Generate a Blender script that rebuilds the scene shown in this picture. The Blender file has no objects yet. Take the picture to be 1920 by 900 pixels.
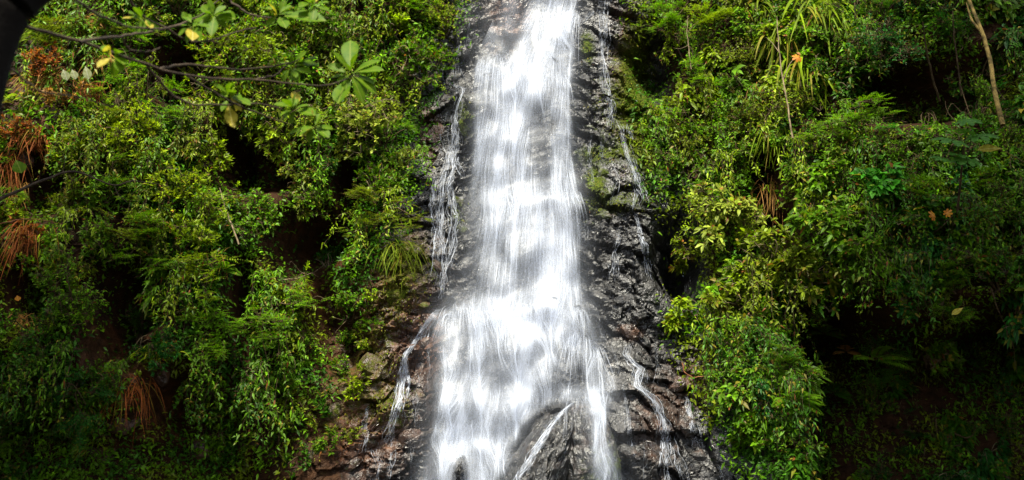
import bpy, math
import numpy as np
from mathutils import Vector

# ------------------------------------------------------------------ camera, sky, sun, exposure
scene = bpy.context.scene
COL = scene.collection
CAM_Z, PITCH, LENS = 1.6, math.radians(14.0), 39.0
cam_data = bpy.data.cameras.new('camera')
cam_data.lens = LENS
cam_data.sensor_width = 36.0
cam_data.clip_start = 0.05
cam_data.clip_end = 2000
cam_data.dof.use_dof = True
cam_data.dof.focus_distance = 25.0
cam_data.dof.aperture_fstop = 2.0
cam = bpy.data.objects.new('camera', cam_data)
COL.objects.link(cam)
cam.location = (0, 0, CAM_Z)
cam.rotation_euler = (math.radians(90) + PITCH, 0, 0)
scene.camera = cam

SUN_EL, SUN_AZ = math.radians(62), math.radians(10)   # azimuth: to the left of straight behind the camera
world = bpy.data.worlds.new('World')
scene.world = world
world.use_nodes = True
wn = world.node_tree
sky = wn.nodes.new('ShaderNodeTexSky')
sky.sky_type = 'NISHITA'
sky.sun_disc = False
sky.sun_elevation = SUN_EL
sun_dir = Vector((-math.sin(SUN_AZ) * math.cos(SUN_EL), -math.cos(SUN_AZ) * math.cos(SUN_EL), math.sin(SUN_EL)))
sky.sun_rotation = math.atan2(sun_dir.x, sun_dir.y)
bg = wn.nodes['Background']
bg.inputs['Strength'].default_value = 0.08
hs = wn.nodes.new('ShaderNodeHueSaturation')           # thin overcast: the blue is washed out
hs.inputs['Saturation'].default_value = 0.45
wn.links.new(sky.outputs[0], hs.inputs['Color'])
wn.links.new(hs.outputs[0], bg.inputs['Color'])
sun_data = bpy.data.lights.new('sun', 'SUN')
sun_data.energy = 3.6
sun_data.angle = math.radians(9)
sun_data.color = (1.0, 0.94, 0.77)
sun = bpy.data.objects.new('sun', sun_data)
COL.objects.link(sun)
sun.rotation_euler = (-sun_dir).to_track_quat('-Z', 'Y').to_euler()
sun.location = (0, 0, 40)

vs = scene.view_settings
vs.view_transform = 'Standard'
vs.look = 'None'
vs.gamma = 1.0
vs.use_curve_mapping = False
vs.exposure = 2.05
scene.render.engine = 'CYCLES'
scene.cycles.max_bounces = 8
scene.cycles.diffuse_bounces = 3
scene.cycles.glossy_bounces = 2
scene.cycles.transmission_bounces = 3
scene.cycles.transparent_max_bounces = 40
scene.cycles.use_denoising = True
scene.cycles.sample_clamp_indirect = 6

# ------------------------------------------------------------------ small numeric helpers
RNG = np.random.default_rng(7)


def ss(a, b, x):
    t = np.clip((np.asarray(x, float) - a) / (b - a), 0, 1)
    return t * t * (3 - 2 * t)


def hash2(i, j, seed):
    n = (i.astype(np.int64) * 374761393 + j.astype(np.int64) * 668265263 + seed * 982451653) & 0xffffffff
    n = ((n ^ (n >> 13)) * 1274126177) & 0xffffffff
    n = n ^ (n >> 16)
    n = (n * 2246822519) & 0xffffffff
    return ((n ^ (n >> 15)) & 0xffffff) / float(0xffffff)


def vnoise(x, y, seed=0):
    x = np.asarray(x, float); y = np.asarray(y, float)
    i, j = np.floor(x), np.floor(y)
    fx, fy = x - i, y - j
    fx = fx * fx * (3 - 2 * fx); fy = fy * fy * (3 - 2 * fy)
    a, b = hash2(i, j, seed), hash2(i + 1, j, seed)
    c, d = hash2(i, j + 1, seed), hash2(i + 1, j + 1, seed)
    return (a + (b - a) * fx) * (1 - fy) + (c + (d - c) * fx) * fy


def fbm(x, y, seed=0, octv=4):
    s, a, t = 0, 1, 0
    for k in range(octv):
        s = s + a * vnoise(x * 2 ** k, y * 2 ** k, seed + k * 17)
        t += a; a *= 0.5
    return s / t


def blocks(x, y, seed=0, tilt=0.6):
    """Fractured rock: each cell a tilted facet of its own height, cracks between."""
    i0, j0 = np.floor(x), np.floor(y)
    f1 = np.full(x.shape, 9.0); f2 = np.full(x.shape, 9.0); h = np.zeros(x.shape)
    for di in (-1, 0, 1):
        for dj in (-1, 0, 1):
            i, j = i0 + di, j0 + dj
            sx = i + hash2(i, j, seed); sy = j + hash2(i, j, seed + 1)
            dx, dy = x - sx, y - sy
            d = np.sqrt(dx * dx + dy * dy)
            hh = hash2(i, j, seed + 2) - 0.5 + tilt * (dx * (hash2(i, j, seed + 3) - 0.5) + dy * (hash2(i, j, seed + 4) - 0.5)) * 2
            near = d < f1
            f2 = np.where(near, f1, np.minimum(f2, d))
            h = np.where(near, hh, h)
            f1 = np.where(near, d, f1)
    return h, f2 - f1


KPX = 36.0 / LENS / 1920.0
CP, SP = math.cos(PITCH), math.sin(PITCH)


def ray(px, py):
    xn = (np.asarray(px, float) - 960) * KPX
    yn = (450 - np.asarray(py, float)) * KPX
    return xn, CP - yn * SP, SP + yn * CP


def at(px, py, y):
    """World point seen at photo position (px, py) that stands y metres away."""
    rx, ry, rz = ray(px, py)
    t = y / ry
    return np.stack(np.broadcast_arrays(rx * t, np.asarray(y, float) + 0 * rx, CAM_Z + rz * t), -1)


def proj(X, Y, Z):
    z = Z - CAM_Z
    f = Y * CP + z * SP
    u = z * CP - Y * SP
    return 960 + X / f / KPX, 450 - u / f / KPX


# ------------------------------------------------------------------ the cliff as a height field y(x, z)
HOLLOWS = [  # px, py, rx, ry, depth (m)
    (225, 545, 75, 70, 1.3), (455, 300, 80, 55, 1.0), (600, 425, 70, 45, 0.9), (560, 470, 60, 60, 0.7),
    (300, 745, 60, 50, 0.7), (1235, 115, 45, 60, 0.8), (1270, 480, 40, 70, 0.8), (1430, 400, 40, 30, 0.7),
    (1740, 160, 130, 55, 1.2), (1560, 600, 90, 50, 0.8), (60, 330, 60, 60, 0.6), (320, 120, 70, 60, 0.9),
    (640, 640, 50, 60, 0.5), (420, 245, 26, 66, 0.8), (645, 335, 28, 56, 0.7), (205, 640, 42, 56, 0.8), (452, 560, 24, 90, 0.8), (600, 560, 26, 66, 0.7),
    (1440, 330, 30, 56, 0.8), (1475, 430, 32, 46, 0.8), (1545, 165, 26, 60, 0.8), (1290, 520, 28, 50, 0.7), (30, 540, 34, 70, 0.7), (540, 300, 34, 50, 0.7),
]


def cliff_base(X, Z):
    px, py = proj(X, 26 + 0.2 * (Z - 8), Z)
    fl = ss(780, 120, px); fr = ss(1220, 1700, px)
    y = 26 + 0.24 * (Z - 8) - 2.6 * fl - 3.4 * fr
    y = y - 0.5 * ss(860, 700, px) * ss(900, 300, py)
    px, py = proj(X, y, Z)
    win = lambda a, b, s=25: ss(a - s, a + s, px) * ss(b + s, b - s, px)
    wob = 14 * np.sin(px * 0.045) + 9 * np.sin(px * 0.11 + 1.3)
    y = y - 0.75 * ss(567, 600, py + wob * 0.6) * win(812, 1112, 22)
    y = y - 0.35 * ss(366, 392, py + wob * 0.5) * win(930, 1090, 25)
    y = y - 0.45 * ss(112, 165, py + wob + (px - 980) * 0.12) * win(895, 1075, 28)
    y = y - 0.35 * ss(640, 690, py + wob) * win(1040, 1130, 20)
    # rock shoulder left of the fall and the block under the side stream
    y = y - 0.55 * np.exp(-((px - 880) / 38) ** 2 - ((py - 215) / 55) ** 2)
    y = y - 0.45 * np.exp(-((px - 760) / 60) ** 2 - ((py - 530) / 70) ** 2)
    y = y - 0.35 * np.exp(-((px - 735) / 50) ** 2 - ((py - 700) / 90) ** 2)
    # right rock buttress between the fall and the undergrowth
    y = y - 0.5 * np.exp(-((px - 1175) / 75) ** 2) * ss(180, 420, py)
    y = y - 0.6 * np.exp(-((px - 1190) / 80) ** 2) * ss(560, 820, py)
    # black overhung recess low on the right, with the shrubs standing on its brow
    y = y + 5.6 * ss(510, 620, py + 40 * np.sin(px * 0.013)) * ss(1470, 1680, px)
    # foot low on the left, undercut only to put shade there
    y = y + 2.2 * ss(620, 860, py) * ss(620, 380, px)
    for hx, hy, rx, ry, d in HOLLOWS:
        y = y + 1.9 * d * np.exp(-(((px - hx) / rx) ** 2 + ((py - hy) / ry) ** 2) ** 1.5)
    return y


BX, BZ = np.linspace(-21, 21, 560), np.linspace(-1.5, 20.5, 400)
BASE_GRID = cliff_base(*np.meshgrid(BX, BZ))


def grid_at(G, xs, zs, X, Z):
    fx = np.clip(np.interp(X, xs, np.arange(len(xs))), 0, len(xs) - 1.001); fz = np.clip(np.interp(Z, zs, np.arange(len(zs))), 0, len(zs) - 1.001)
    i, j = fx.astype(int), fz.astype(int); fx = fx - i; fz = fz - j
    return (G[j, i] * (1 - fx) + G[j, i + 1] * fx) * (1 - fz) + (G[j + 1, i] * (1 - fx) + G[j + 1, i + 1] * fx) * fz


def hit(px, py):
    px = np.asarray(px, float); py = np.asarray(py, float)
    rx, ry, rz = ray(px, py)
    y = np.full(np.broadcast(px, py).shape, 25.0)
    for _ in range(18):
        t = y / ry
        y = 0.55 * y + 0.45 * grid_at(BASE_GRID, BX, BZ, rx * t, CAM_Z + rz * t)
    t = y / ry
    return np.stack([rx * t, y, CAM_Z + rz * t], -1)


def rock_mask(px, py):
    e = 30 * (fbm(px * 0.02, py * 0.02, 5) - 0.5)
    left = np.interp(py, [0, 150, 300, 450, 560, 700, 900], [850, 790, 770, 735, 695, 685, 670])  # left limit drawn in low down; darker earth beyond stands in for shade
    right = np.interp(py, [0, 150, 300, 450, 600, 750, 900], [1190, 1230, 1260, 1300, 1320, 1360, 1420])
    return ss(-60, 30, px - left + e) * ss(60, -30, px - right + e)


def cliff_fine(X, Z):
    y = cliff_base(X, Z)
    px, py = proj(X, y, Z)
    m = rock_mask(px, py)
    # strata dip to the lower right on the right of the fall, to the lower left on its left
    ang = np.where(X > 1.0, -0.42, 0.35)
    a = X * np.cos(ang) + Z * np.sin(ang); b = -X * np.sin(ang) + Z * np.cos(ang)
    wa = 0.35 * fbm(X * 1.6, Z * 1.6, 3); wb = 0.35 * fbm(X * 1.6, Z * 1.6, 9)
    h1, c1 = blocks((a + wa) / 0.95, (b + wb) / 0.48, 11, 0.9)
    h2, c2 = blocks((a + wa) / 0.34, (b + wb) / 0.17, 23, 0.9)
    h3, c3 = blocks((a + wb) / 0.15, (b + wa) / 0.075, 31, 0.9)
    big = ss(0.35, 0.65, fbm(X * 0.9, Z * 0.9, 55, 2))
    fract = 0.30 * h1 + (0.05 + 0.09 * big) * h2 + (0.012 + 0.04 * big) * h3 - 0.09 * ss(0.09, 0.0, c1) - 0.03 * ss(0.10, 0, c2)
    soft = 1.0 * (fbm(X * 0.5, Z * 0.5, 41, 5) - 0.5) + 0.22 * (fbm(X * 2.4, Z * 2.4, 77, 3) - 0.5) + 0.10 * h1 + 0.06 * h2
    return y - m * fract - (1 - m) * soft - 0.0 * px, px, py, m, h1, h2


# ------------------------------------------------------------------ object helpers
def setp(o, label=None, cat=None, group=None, kind=None):
    if label: o['label'] = label
    if cat: o['category'] = cat
    if group: o['group'] = group
    if kind: o['kind'] = kind
    return o


def mesh_obj(name, V, F, mat, parent=None, origin=None, col=None, uv=None, attr=None, smooth=True):
    """V (n,3); F list of (m,k) integer arrays; col (n,3) per point."""
    if not isinstance(F, (list, tuple)): F = [F]
    V = np.asarray(V, np.float32)
    if origin is not None: V = V - np.asarray(origin, np.float32)
    me = bpy.data.meshes.new(name)
    F = [np.asarray(f, np.int32) for f in F if len(f)]
    loops = np.concatenate([f.ravel() for f in F])
    tot = np.concatenate([np.full(len(f), f.shape[1], np.int32) for f in F])
    start = np.concatenate([[0], np.cumsum(tot)[:-1]]).astype(np.int32)
    me.vertices.add(len(V)); me.vertices.foreach_set('co', V.ravel())
    me.loops.add(len(loops)); me.loops.foreach_set('vertex_index', loops)
    me.polygons.add(len(tot)); me.polygons.foreach_set('loop_start', start); me.polygons.foreach_set('loop_total', tot)
    me.polygons.foreach_set('use_smooth', np.full(len(tot), bool(smooth)))
    if col is not None:
        c = np.ones((len(V), 4), np.float32); c[:, :3] = col
        at_ = me.color_attributes.new('Col', 'FLOAT_COLOR', 'POINT'); at_.data.foreach_set('color', c.ravel())
    if uv is not None:
        l = me.uv_layers.new(name='UVMap'); l.data.foreach_set('uv', np.asarray(uv, np.float32)[loops].ravel())
    for k, v in (attr or {}).items():
        a_ = me.attributes.new(k, 'FLOAT', 'POINT'); a_.data.foreach_set('value', np.asarray(v, np.float32))
    me.update(calc_edges=True)
    me.materials.append(mat)
    o = bpy.data.objects.new(name, me)
    COL.objects.link(o)
    if parent is not None:
        o.parent = parent
    elif origin is not None:
        o.location = origin
    return o


def empty(name, loc):
    o = bpy.data.objects.new(name, None)
    o.empty_display_size = 0.2
    COL.objects.link(o)
    o.location = [float(v) for v in loc]
    return o


# ------------------------------------------------------------------ materials
def new_mat(name):
    m = bpy.data.materials.new(name)
    m.use_nodes = True
    return m, m.node_tree.nodes, m.node_tree.links, m.node_tree.nodes['Principled BSDF']


def nd(nodes, t, **kw):
    n = nodes.new('ShaderNode' + t)
    for k, v in kw.items():
        if k in n.inputs: n.inputs[k].default_value = v
        else: setattr(n, k, v)
    return n


def mixrgb(N, L, fac, a, b, blend='MIX'):
    m = N.new('ShaderNodeMix'); m.data_type = 'RGBA'; m.blend_type = blend
    for sock, v in ((0, fac), (6, a), (7, b)):
        if hasattr(v, 'links'): L.new(v, m.inputs[sock])
        else: m.inputs[sock].default_value = v if not isinstance(v, tuple) else (*v, 1.0)[:4]
    return m.outputs[2]


def ramp(N, L, src, stops):
    r = N.new('ShaderNodeValToRGB')
    e = r.color_ramp.elements
    while len(e) < len(stops): e.new(0.5)
    for el, (p, c) in zip(e, stops):
        el.position = p; el.color = (*c, 1.0) if len(c) == 3 else c
    L.new(src, r.inputs[0])
    return r.outputs[0]


def mat_leaf(name, rough, transl, spec):
    m, N, L, b = new_mat(name)
    a = nd(N, 'Attribute', attribute_name='Col')
    g = N.new('ShaderNodeNewGeometry')
    n = nd(N, 'TexNoise', Scale=9.0, Detail=2.0)
    L.new(g.outputs['Position'], n.inputs['Vector'])
    f = ramp(N, L, n.outputs[0], [(0.3, (0.72, 0.72, 0.72)), (0.7, (1.15, 1.15, 1.1))])
    c = mixrgb(N, L, 1.0, a.outputs['Color'], f, 'MULTIPLY')
    L.new(c, b.inputs['Base Color'])
    b.inputs['Roughness'].default_value = rough
    b.inputs['Specular IOR Level'].default_value = spec
    t = N.new('ShaderNodeBsdfTranslucent')
    tc = mixrgb(N, L, 1.0, c, (1.25, 1.35, 0.55), 'MULTIPLY')
    L.new(tc, t.inputs['Color'])
    mx = N.new('ShaderNodeMixShader'); mx.inputs[0].default_value = transl
    L.new(b.outputs[0], mx.inputs[1]); L.new(t.outputs[0], mx.inputs[2])
    L.new(mx.outputs[0], N['Material Output'].inputs[0])
    return m


LEAF = mat_leaf('glossy leaf', 0.45, 0.38, 0.13)
LEAF_SOFT = mat_leaf('soft leaf', 0.6, 0.44, 0.08)


def mat_bark(name, c1, c2, rough=0.8):
    m, N, L, b = new_mat(name)
    tc = N.new('ShaderNodeTexCoord')
    n = nd(N, 'TexNoise', Scale=7.0, Detail=6.0)
    L.new(tc.outputs['Object'], n.inputs['Vector'])
    L.new(ramp(N, L, n.outputs[0], [(0.35, c1), (0.65, c2)]), b.inputs['Base Color'])
    b.inputs['Roughness'].default_value = rough
    b.inputs['Specular IOR Level'].default_value = 0.15
    bp = nd(N, 'Bump', Strength=0.5, Distance=0.02)
    n2 = nd(N, 'TexNoise', Scale=40.0, Detail=5.0)
    L.new(tc.outputs['Object'], n2.inputs['Vector'])
    L.new(n2.outputs[0], bp.inputs['Height']); L.new(bp.outputs[0], b.inputs['Normal'])
    return m


TWIG_PALE = mat_bark('pale grey twig', (0.05, 0.036, 0.018), (0.19, 0.145, 0.085))
TWIG = mat_bark('brown twig', (0.022, 0.015, 0.007), (0.07, 0.048, 0.022))
TWIG_DARK = mat_bark('dark bark', (0.018, 0.013, 0.009), (0.06, 0.042, 0.026))
TRUNK_PALE = mat_bark('lichen pale trunk', (0.04, 0.03, 0.008), (0.20, 0.14, 0.04))
ROOT = mat_bark('red brown root', (0.10, 0.035, 0.015), (0.26, 0.11, 0.05))


def mat_rock(name, boulder=False):
    m, N, L, b = new_mat(name)
    g = N.new('ShaderNodeNewGeometry')
    pos = g.outputs['Position']
    def noise(sc, det=5.0, rough=0.6):
        n = nd(N, 'TexNoise', Scale=sc, Detail=det, Roughness=rough)
        L.new(pos, n.inputs['Vector']); return n.outputs[0]
    n1, n2, n3 = noise(0.9), noise(5.0, 6.0), noise(26.0, 4.0)
    base = ramp(N, L, n2, [(0.28, (0.005, 0.005, 0.0052)), (0.5, (0.017, 0.017, 0.018)), (0.75, (0.050, 0.050, 0.053))])
    base = mixrgb(N, L, 1.0, base, ramp(N, L, n3, [(0.3, (0.6, 0.6, 0.6)), (0.7, (1.25, 1.2, 1.15))]), 'MULTIPLY')
    a = nd(N, 'Attribute', attribute_name='Col')
    sep = N.new('ShaderNodeSeparateColor'); L.new(a.outputs['Color'], sep.inputs[0])
    def gate(src, nz, lo, hi):
        ad = nd(N, 'Math', operation='ADD'); L.new(src, ad.inputs[0]); L.new(nz, ad.inputs[1])
        mr = nd(N, 'MapRange'); mr.inputs[1].default_value = lo; mr.inputs[2].default_value = hi
        L.new(ad.outputs[0], mr.inputs[0]); return mr.outputs[0]
    rust = ramp(N, L, n2, [(0.3, (0.016, 0.006, 0.0025)), (0.52, (0.050, 0.018, 0.006)), (0.75, (0.120, 0.050, 0.018))])
    c = mixrgb(N, L, gate(sep.outputs[0], noise(2.6, 8.0, 0.72), 0.85, 1.25), base, rust)
    soil_shade = ramp(N, L, n2, [(0.3, (0.010, 0.005, 0.0025)), (0.7, (0.040, 0.018, 0.008))])
    c = mixrgb(N, L, gate(sep.outputs[2], n1, 0.85, 1.15), c, soil_shade)
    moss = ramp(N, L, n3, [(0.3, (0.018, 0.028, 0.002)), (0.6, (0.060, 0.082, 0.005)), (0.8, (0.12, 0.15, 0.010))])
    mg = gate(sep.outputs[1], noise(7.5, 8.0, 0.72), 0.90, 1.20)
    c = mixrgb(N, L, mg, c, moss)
    L.new(c, b.inputs['Base Color'])
    r = nd(N, 'MapRange'); r.inputs[1].default_value = 0.35; r.inputs[2].default_value = 0.65
    r.inputs[3].default_value = 0.26; r.inputs[4].default_value = 0.6
    L.new(n2, r.inputs[0])
    r2 = nd(N, 'Math', operation='MAXIMUM'); L.new(r.outputs[0], r2.inputs[0])
    mm = nd(N, 'Math', operation='MULTIPLY'); mm.inputs[1].default_value = 0.9
    mx = nd(N, 'Math', operation='MAXIMUM'); L.new(mg, mx.inputs[0]); L.new(sep.outputs[2], mx.inputs[1])
    L.new(mx.outputs[0], mm.inputs[0]); L.new(mm.outputs[0], r2.inputs[1])
    L.new(r2.outputs[0], b.inputs['Roughness'])
    sp = nd(N, 'MapRange'); sp.inputs[3].default_value = 0.6; sp.inputs[4].default_value = 0.06; sp.inputs[2].default_value = 0.6
    L.new(mx.outputs[0], sp.inputs[0]); L.new(sp.outputs[0], b.inputs['Specular IOR Level'])
    v = nd(N, 'TexVoronoi', Scale=9.0, feature='DISTANCE_TO_EDGE')
    L.new(pos, v.inputs['Vector'])
    add = nd(N, 'Math', operation='ADD'); L.new(n3, add.inputs[0])
    vm = nd(N, 'MapRange'); vm.inputs[2].default_value = 0.06; L.new(v.outputs[0], vm.inputs[0])
    vm2 = nd(N, 'Math', operation='MULTIPLY'); vm2.inputs[1].default_value = 0.6; L.new(vm.outputs[0], vm2.inputs[0])
    L.new(vm2.outputs[0], add.inputs[1])
    bp = nd(N, 'Bump', Strength=0.7, Distance=0.03)
    L.new(add.outputs[0], bp.inputs['Height']); L.new(bp.outputs[0], b.inputs['Normal'])
    return m


ROCK = mat_rock('wet fractured rock')


def mat_water(name, sx, sy, lo, hi, gain, soft=0.0, core=0.35):
    """White falling water; opacity from stretched noise along the flow (UV.y) times the 'dens' attribute."""
    m, N, L, b = new_mat(name)
    b.inputs['Base Color'].default_value = (0.58, 0.625, 0.73, 1)
    b.inputs['Roughness'].default_value = 0.35
    b.inputs['Specular IOR Level'].default_value = 0.3
    uv = N.new('ShaderNodeUVMap')
    mp = nd(N, 'Mapping'); mp.inputs['Scale'].default_value = (sx, sy, 1)
    L.new(uv.outputs[0], mp.inputs['Vector'])
    n = nd(N, 'TexNoise', Scale=1.0, Detail=5.0, Roughness=0.62, Distortion=0.25)
    L.new(mp.outputs[0], n.inputs['Vector'])
    mr = nd(N, 'MapRange'); mr.inputs[1].default_value = lo; mr.inputs[2].default_value = hi; mr.inputs[3].default_value = soft
    L.new(n.outputs[0], mr.inputs[0])
    a = nd(N, 'Attribute', attribute_name='dens')
    # alpha = clamp( dens*gain * streak + max(dens-0.75,0)*2 )
    mu = nd(N, 'Math', operation='MULTIPLY'); L.new(mr.outputs[0], mu.inputs[0]); L.new(a.outputs['Fac'], mu.inputs[1])
    mu2 = nd(N, 'Math', operation='MULTIPLY'); mu2.inputs[1].default_value = gain; L.new(mu.outputs[0], mu2.inputs[0])
    hi_ = nd(N, 'MapRange'); hi_.inputs[1].default_value = 0.7; hi_.inputs[2].default_value = 1.1; hi_.inputs[4].default_value = core
    L.new(a.outputs['Fac'], hi_.inputs[0])
    ad = nd(N, 'Math', operation='ADD', use_clamp=True); L.new(mu2.outputs[0], ad.inputs[0]); L.new(hi_.outputs[0], ad.inputs[1])
    tr = N.new('ShaderNodeBsdfTransparent')
    tl = N.new('ShaderNodeBsdfTranslucent'); tl.inputs['Color'].default_value = (0.58, 0.625, 0.73, 1)
    m1 = N.new('ShaderNodeMixShader'); m1.inputs[0].default_value = 0.3
    L.new(b.outputs[0], m1.inputs[1]); L.new(tl.outputs[0], m1.inputs[2])
    m2 = N.new('ShaderNodeMixShader'); L.new(ad.outputs[0], m2.inputs[0])
    L.new(tr.outputs[0], m2.inputs[1]); L.new(m1.outputs[0], m2.inputs[2])
    L.new(m2.outputs[0], N['Material Output'].inputs[0])
    return m


WATER_SHEET = mat_water('white water veil', 34, 0.8, 0.40, 0.80, 0.42, 0.42, 0.4)
WATER_TRICKLE = mat_water('broken trickle water', 45, 7, 0.34, 0.60, 1.1, 0.0, 0.0)
WATER_GLOW = mat_water('painted glow veil', 1.2, 0.7, 0.2, 0.8, 0.26, 0.55, 0.0)  # pale veil that paints a soft glow around the fall
WATER_STRAND = mat_water('white water strands', 8, 1.6, 0.20, 0.60, 0.62, 0.0, 0.0)

# ------------------------------------------------------------------ ground and pool at the foot
def ground():
    n = 90
    gx = np.linspace(-1, 1, n); gx = np.sign(gx) * np.abs(gx) ** 2.2 * 400
    gy = np.concatenate([np.linspace(-300, -12, 30), np.linspace(-11, 30, 60)])
    X, Y = np.meshgrid(gx, gy)
    Z = -0.05 + 0.3 * (fbm(X * 0.3, Y * 0.3, 3) - 0.5) + 0.12 * np.abs(X) * ss(3, 9, np.abs(X)) * ss(-60, 0, Y)
    Z = np.minimum(Z, 14) - 0.45 * np.exp(-(X / 4.5) ** 2) * ss(3, 9, Y)
    Z = np.where((np.hypot(X, Y) < 3), np.minimum(Z, 0.0), Z)
    V = np.stack([X, Y, Z], -1).reshape(-1, 3)
    r, c = np.meshgrid(np.arange(len(gy) - 1), np.arange(n - 1), indexing='ij')
    i = (r * n + c).ravel()
    F = np.stack([i, i + 1, i + n + 1, i + n], -1)
    col = np.tile([0.2, 0.35, 0.8], (len(V), 1))
    o = mesh_obj('ground', V, F, ROCK, col=col)
    setp(o, 'dark rocky earth of the gorge floor', 'ground', kind='structure')
    m, N, L, b = new_mat('pool water')
    b.inputs['Base Color'].default_value = (0.02, 0.035, 0.025, 1); b.inputs['Roughness'].default_value = 0.08
    tc = N.new('ShaderNodeTexCoord'); nz = nd(N, 'TexNoise', Scale=2.5, Detail=3.0); L.new(tc.outputs['Object'], nz.inputs[0])
    bp = nd(N, 'Bump', Strength=0.4, Distance=0.05); L.new(nz.outputs[0], bp.inputs['Height']); L.new(bp.outputs[0], b.inputs['Normal'])
    a = np.linspace(0, 2 * np.pi, 49)[:-1]
    rr = 1 + 0.12 * np.sin(3 * a) + 0.08 * np.sin(5 * a + 1)
    V = np.concatenate([[[0, 15.5, -0.22]], np.stack([5.0 * rr * np.cos(a), 15.5 + 9.0 * rr * np.sin(a), 0 * a - 0.22], -1)])
    k = np.arange(48)
    o = mesh_obj('pool', V, np.stack([0 * k, k + 1, (k + 1) % 48 + 1], -1), m)
    setp(o, 'dark plunge pool at the foot of the waterfall', 'pool', kind='structure')


ground()


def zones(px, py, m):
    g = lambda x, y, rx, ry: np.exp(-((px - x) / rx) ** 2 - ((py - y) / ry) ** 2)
    # what the stone is made of / overgrown with, by place; lower left also painted dark as shade
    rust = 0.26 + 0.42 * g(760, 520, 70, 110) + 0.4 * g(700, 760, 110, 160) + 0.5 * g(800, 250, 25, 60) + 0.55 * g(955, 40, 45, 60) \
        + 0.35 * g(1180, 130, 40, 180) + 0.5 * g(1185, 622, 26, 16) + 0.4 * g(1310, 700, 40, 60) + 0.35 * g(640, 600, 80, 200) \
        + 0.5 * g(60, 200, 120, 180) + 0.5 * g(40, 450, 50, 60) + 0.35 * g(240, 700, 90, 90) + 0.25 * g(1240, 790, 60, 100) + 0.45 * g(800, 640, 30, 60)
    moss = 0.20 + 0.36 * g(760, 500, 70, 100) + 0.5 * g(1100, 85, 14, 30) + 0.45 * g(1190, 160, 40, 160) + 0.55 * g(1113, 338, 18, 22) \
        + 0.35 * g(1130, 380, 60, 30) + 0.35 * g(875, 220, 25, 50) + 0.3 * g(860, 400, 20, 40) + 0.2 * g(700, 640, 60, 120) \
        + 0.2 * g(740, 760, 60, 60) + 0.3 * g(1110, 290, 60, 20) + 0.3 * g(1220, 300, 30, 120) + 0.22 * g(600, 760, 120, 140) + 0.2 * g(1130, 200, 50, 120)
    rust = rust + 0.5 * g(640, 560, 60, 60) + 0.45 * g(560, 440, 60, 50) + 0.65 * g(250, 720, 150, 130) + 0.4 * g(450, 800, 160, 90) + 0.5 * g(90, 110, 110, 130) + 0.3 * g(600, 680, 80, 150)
    soil_shade = (1 - m) * 0.75 * (1 - 0.45 * np.clip(rust - 0.3, 0, 1))  # earth, spread darker over the lower left bank in place of shade
    return np.stack([rust, moss, soil_shade], -1)


def build_cliff():
    global FX, FZ, FINE_GRID
    xs = np.concatenate([np.linspace(-20, -4.6, 120)[:-1], np.linspace(-4.6, 5.6, 330)[:-1], np.linspace(5.6, 20, 110)])
    zs = np.linspace(-0.8, 19.5, 470)
    X, Z = np.meshgrid(xs, zs)
    Y, px, py, m, h1, h2 = cliff_fine(X, Z)
    FX, FZ, FINE_GRID = xs, zs, Y
    V = np.stack([X, Y, Z], -1).reshape(-1, 3)
    n = len(xs)
    r, c = np.meshgrid(np.arange(len(zs) - 1), np.arange(n - 1), indexing='ij')
    i = (r * n + c).ravel()
    F = np.stack([i, i + 1, i + n + 1, i + n], -1)
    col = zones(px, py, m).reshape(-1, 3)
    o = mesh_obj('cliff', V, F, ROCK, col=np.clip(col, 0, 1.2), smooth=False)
    setp(o, 'dark wet fractured rock cliff behind the waterfall', 'cliff', kind='structure')
    return o


cliff = build_cliff()


def fine_y(X, Z):
    return grid_at(FINE_GRID, FX, FZ, X, Z)


# ------------------------------------------------------------------ loose and jutting rocks, boulders
def ico(sub):
    import bmesh
    bm = bmesh.new(); bmesh.ops.create_icosphere(bm, subdivisions=sub, radius=1)
    V = np.array([v.co[:] for v in bm.verts]); F = np.array([[v.index for v in f.verts] for f in bm.faces])
    bm.free(); return V, F


def rock_shape(seed, sub=3, cuts=14, rough=0.05):
    """A block cut by random planes: flat facets, sharp arrises."""
    r = np.random.default_rng(seed)
    V, F = ico(sub)
    n = r.normal(size=(cuts, 3)); n /= np.linalg.norm(n, axis=1)[:, None]
    d = r.uniform(0.55, 0.9, cuts)
    for k in range(cuts):
        over = V @ n[k] - d[k]
        V = V - np.clip(over, 0, None)[:, None] * n[k]
    V = V * (1 + rough * (fbm(V[:, 0] * 3 + 9, V[:, 1] * 3 + V[:, 2] * 2, seed, 3) - 0.5)[:, None])
    return V, F


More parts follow.
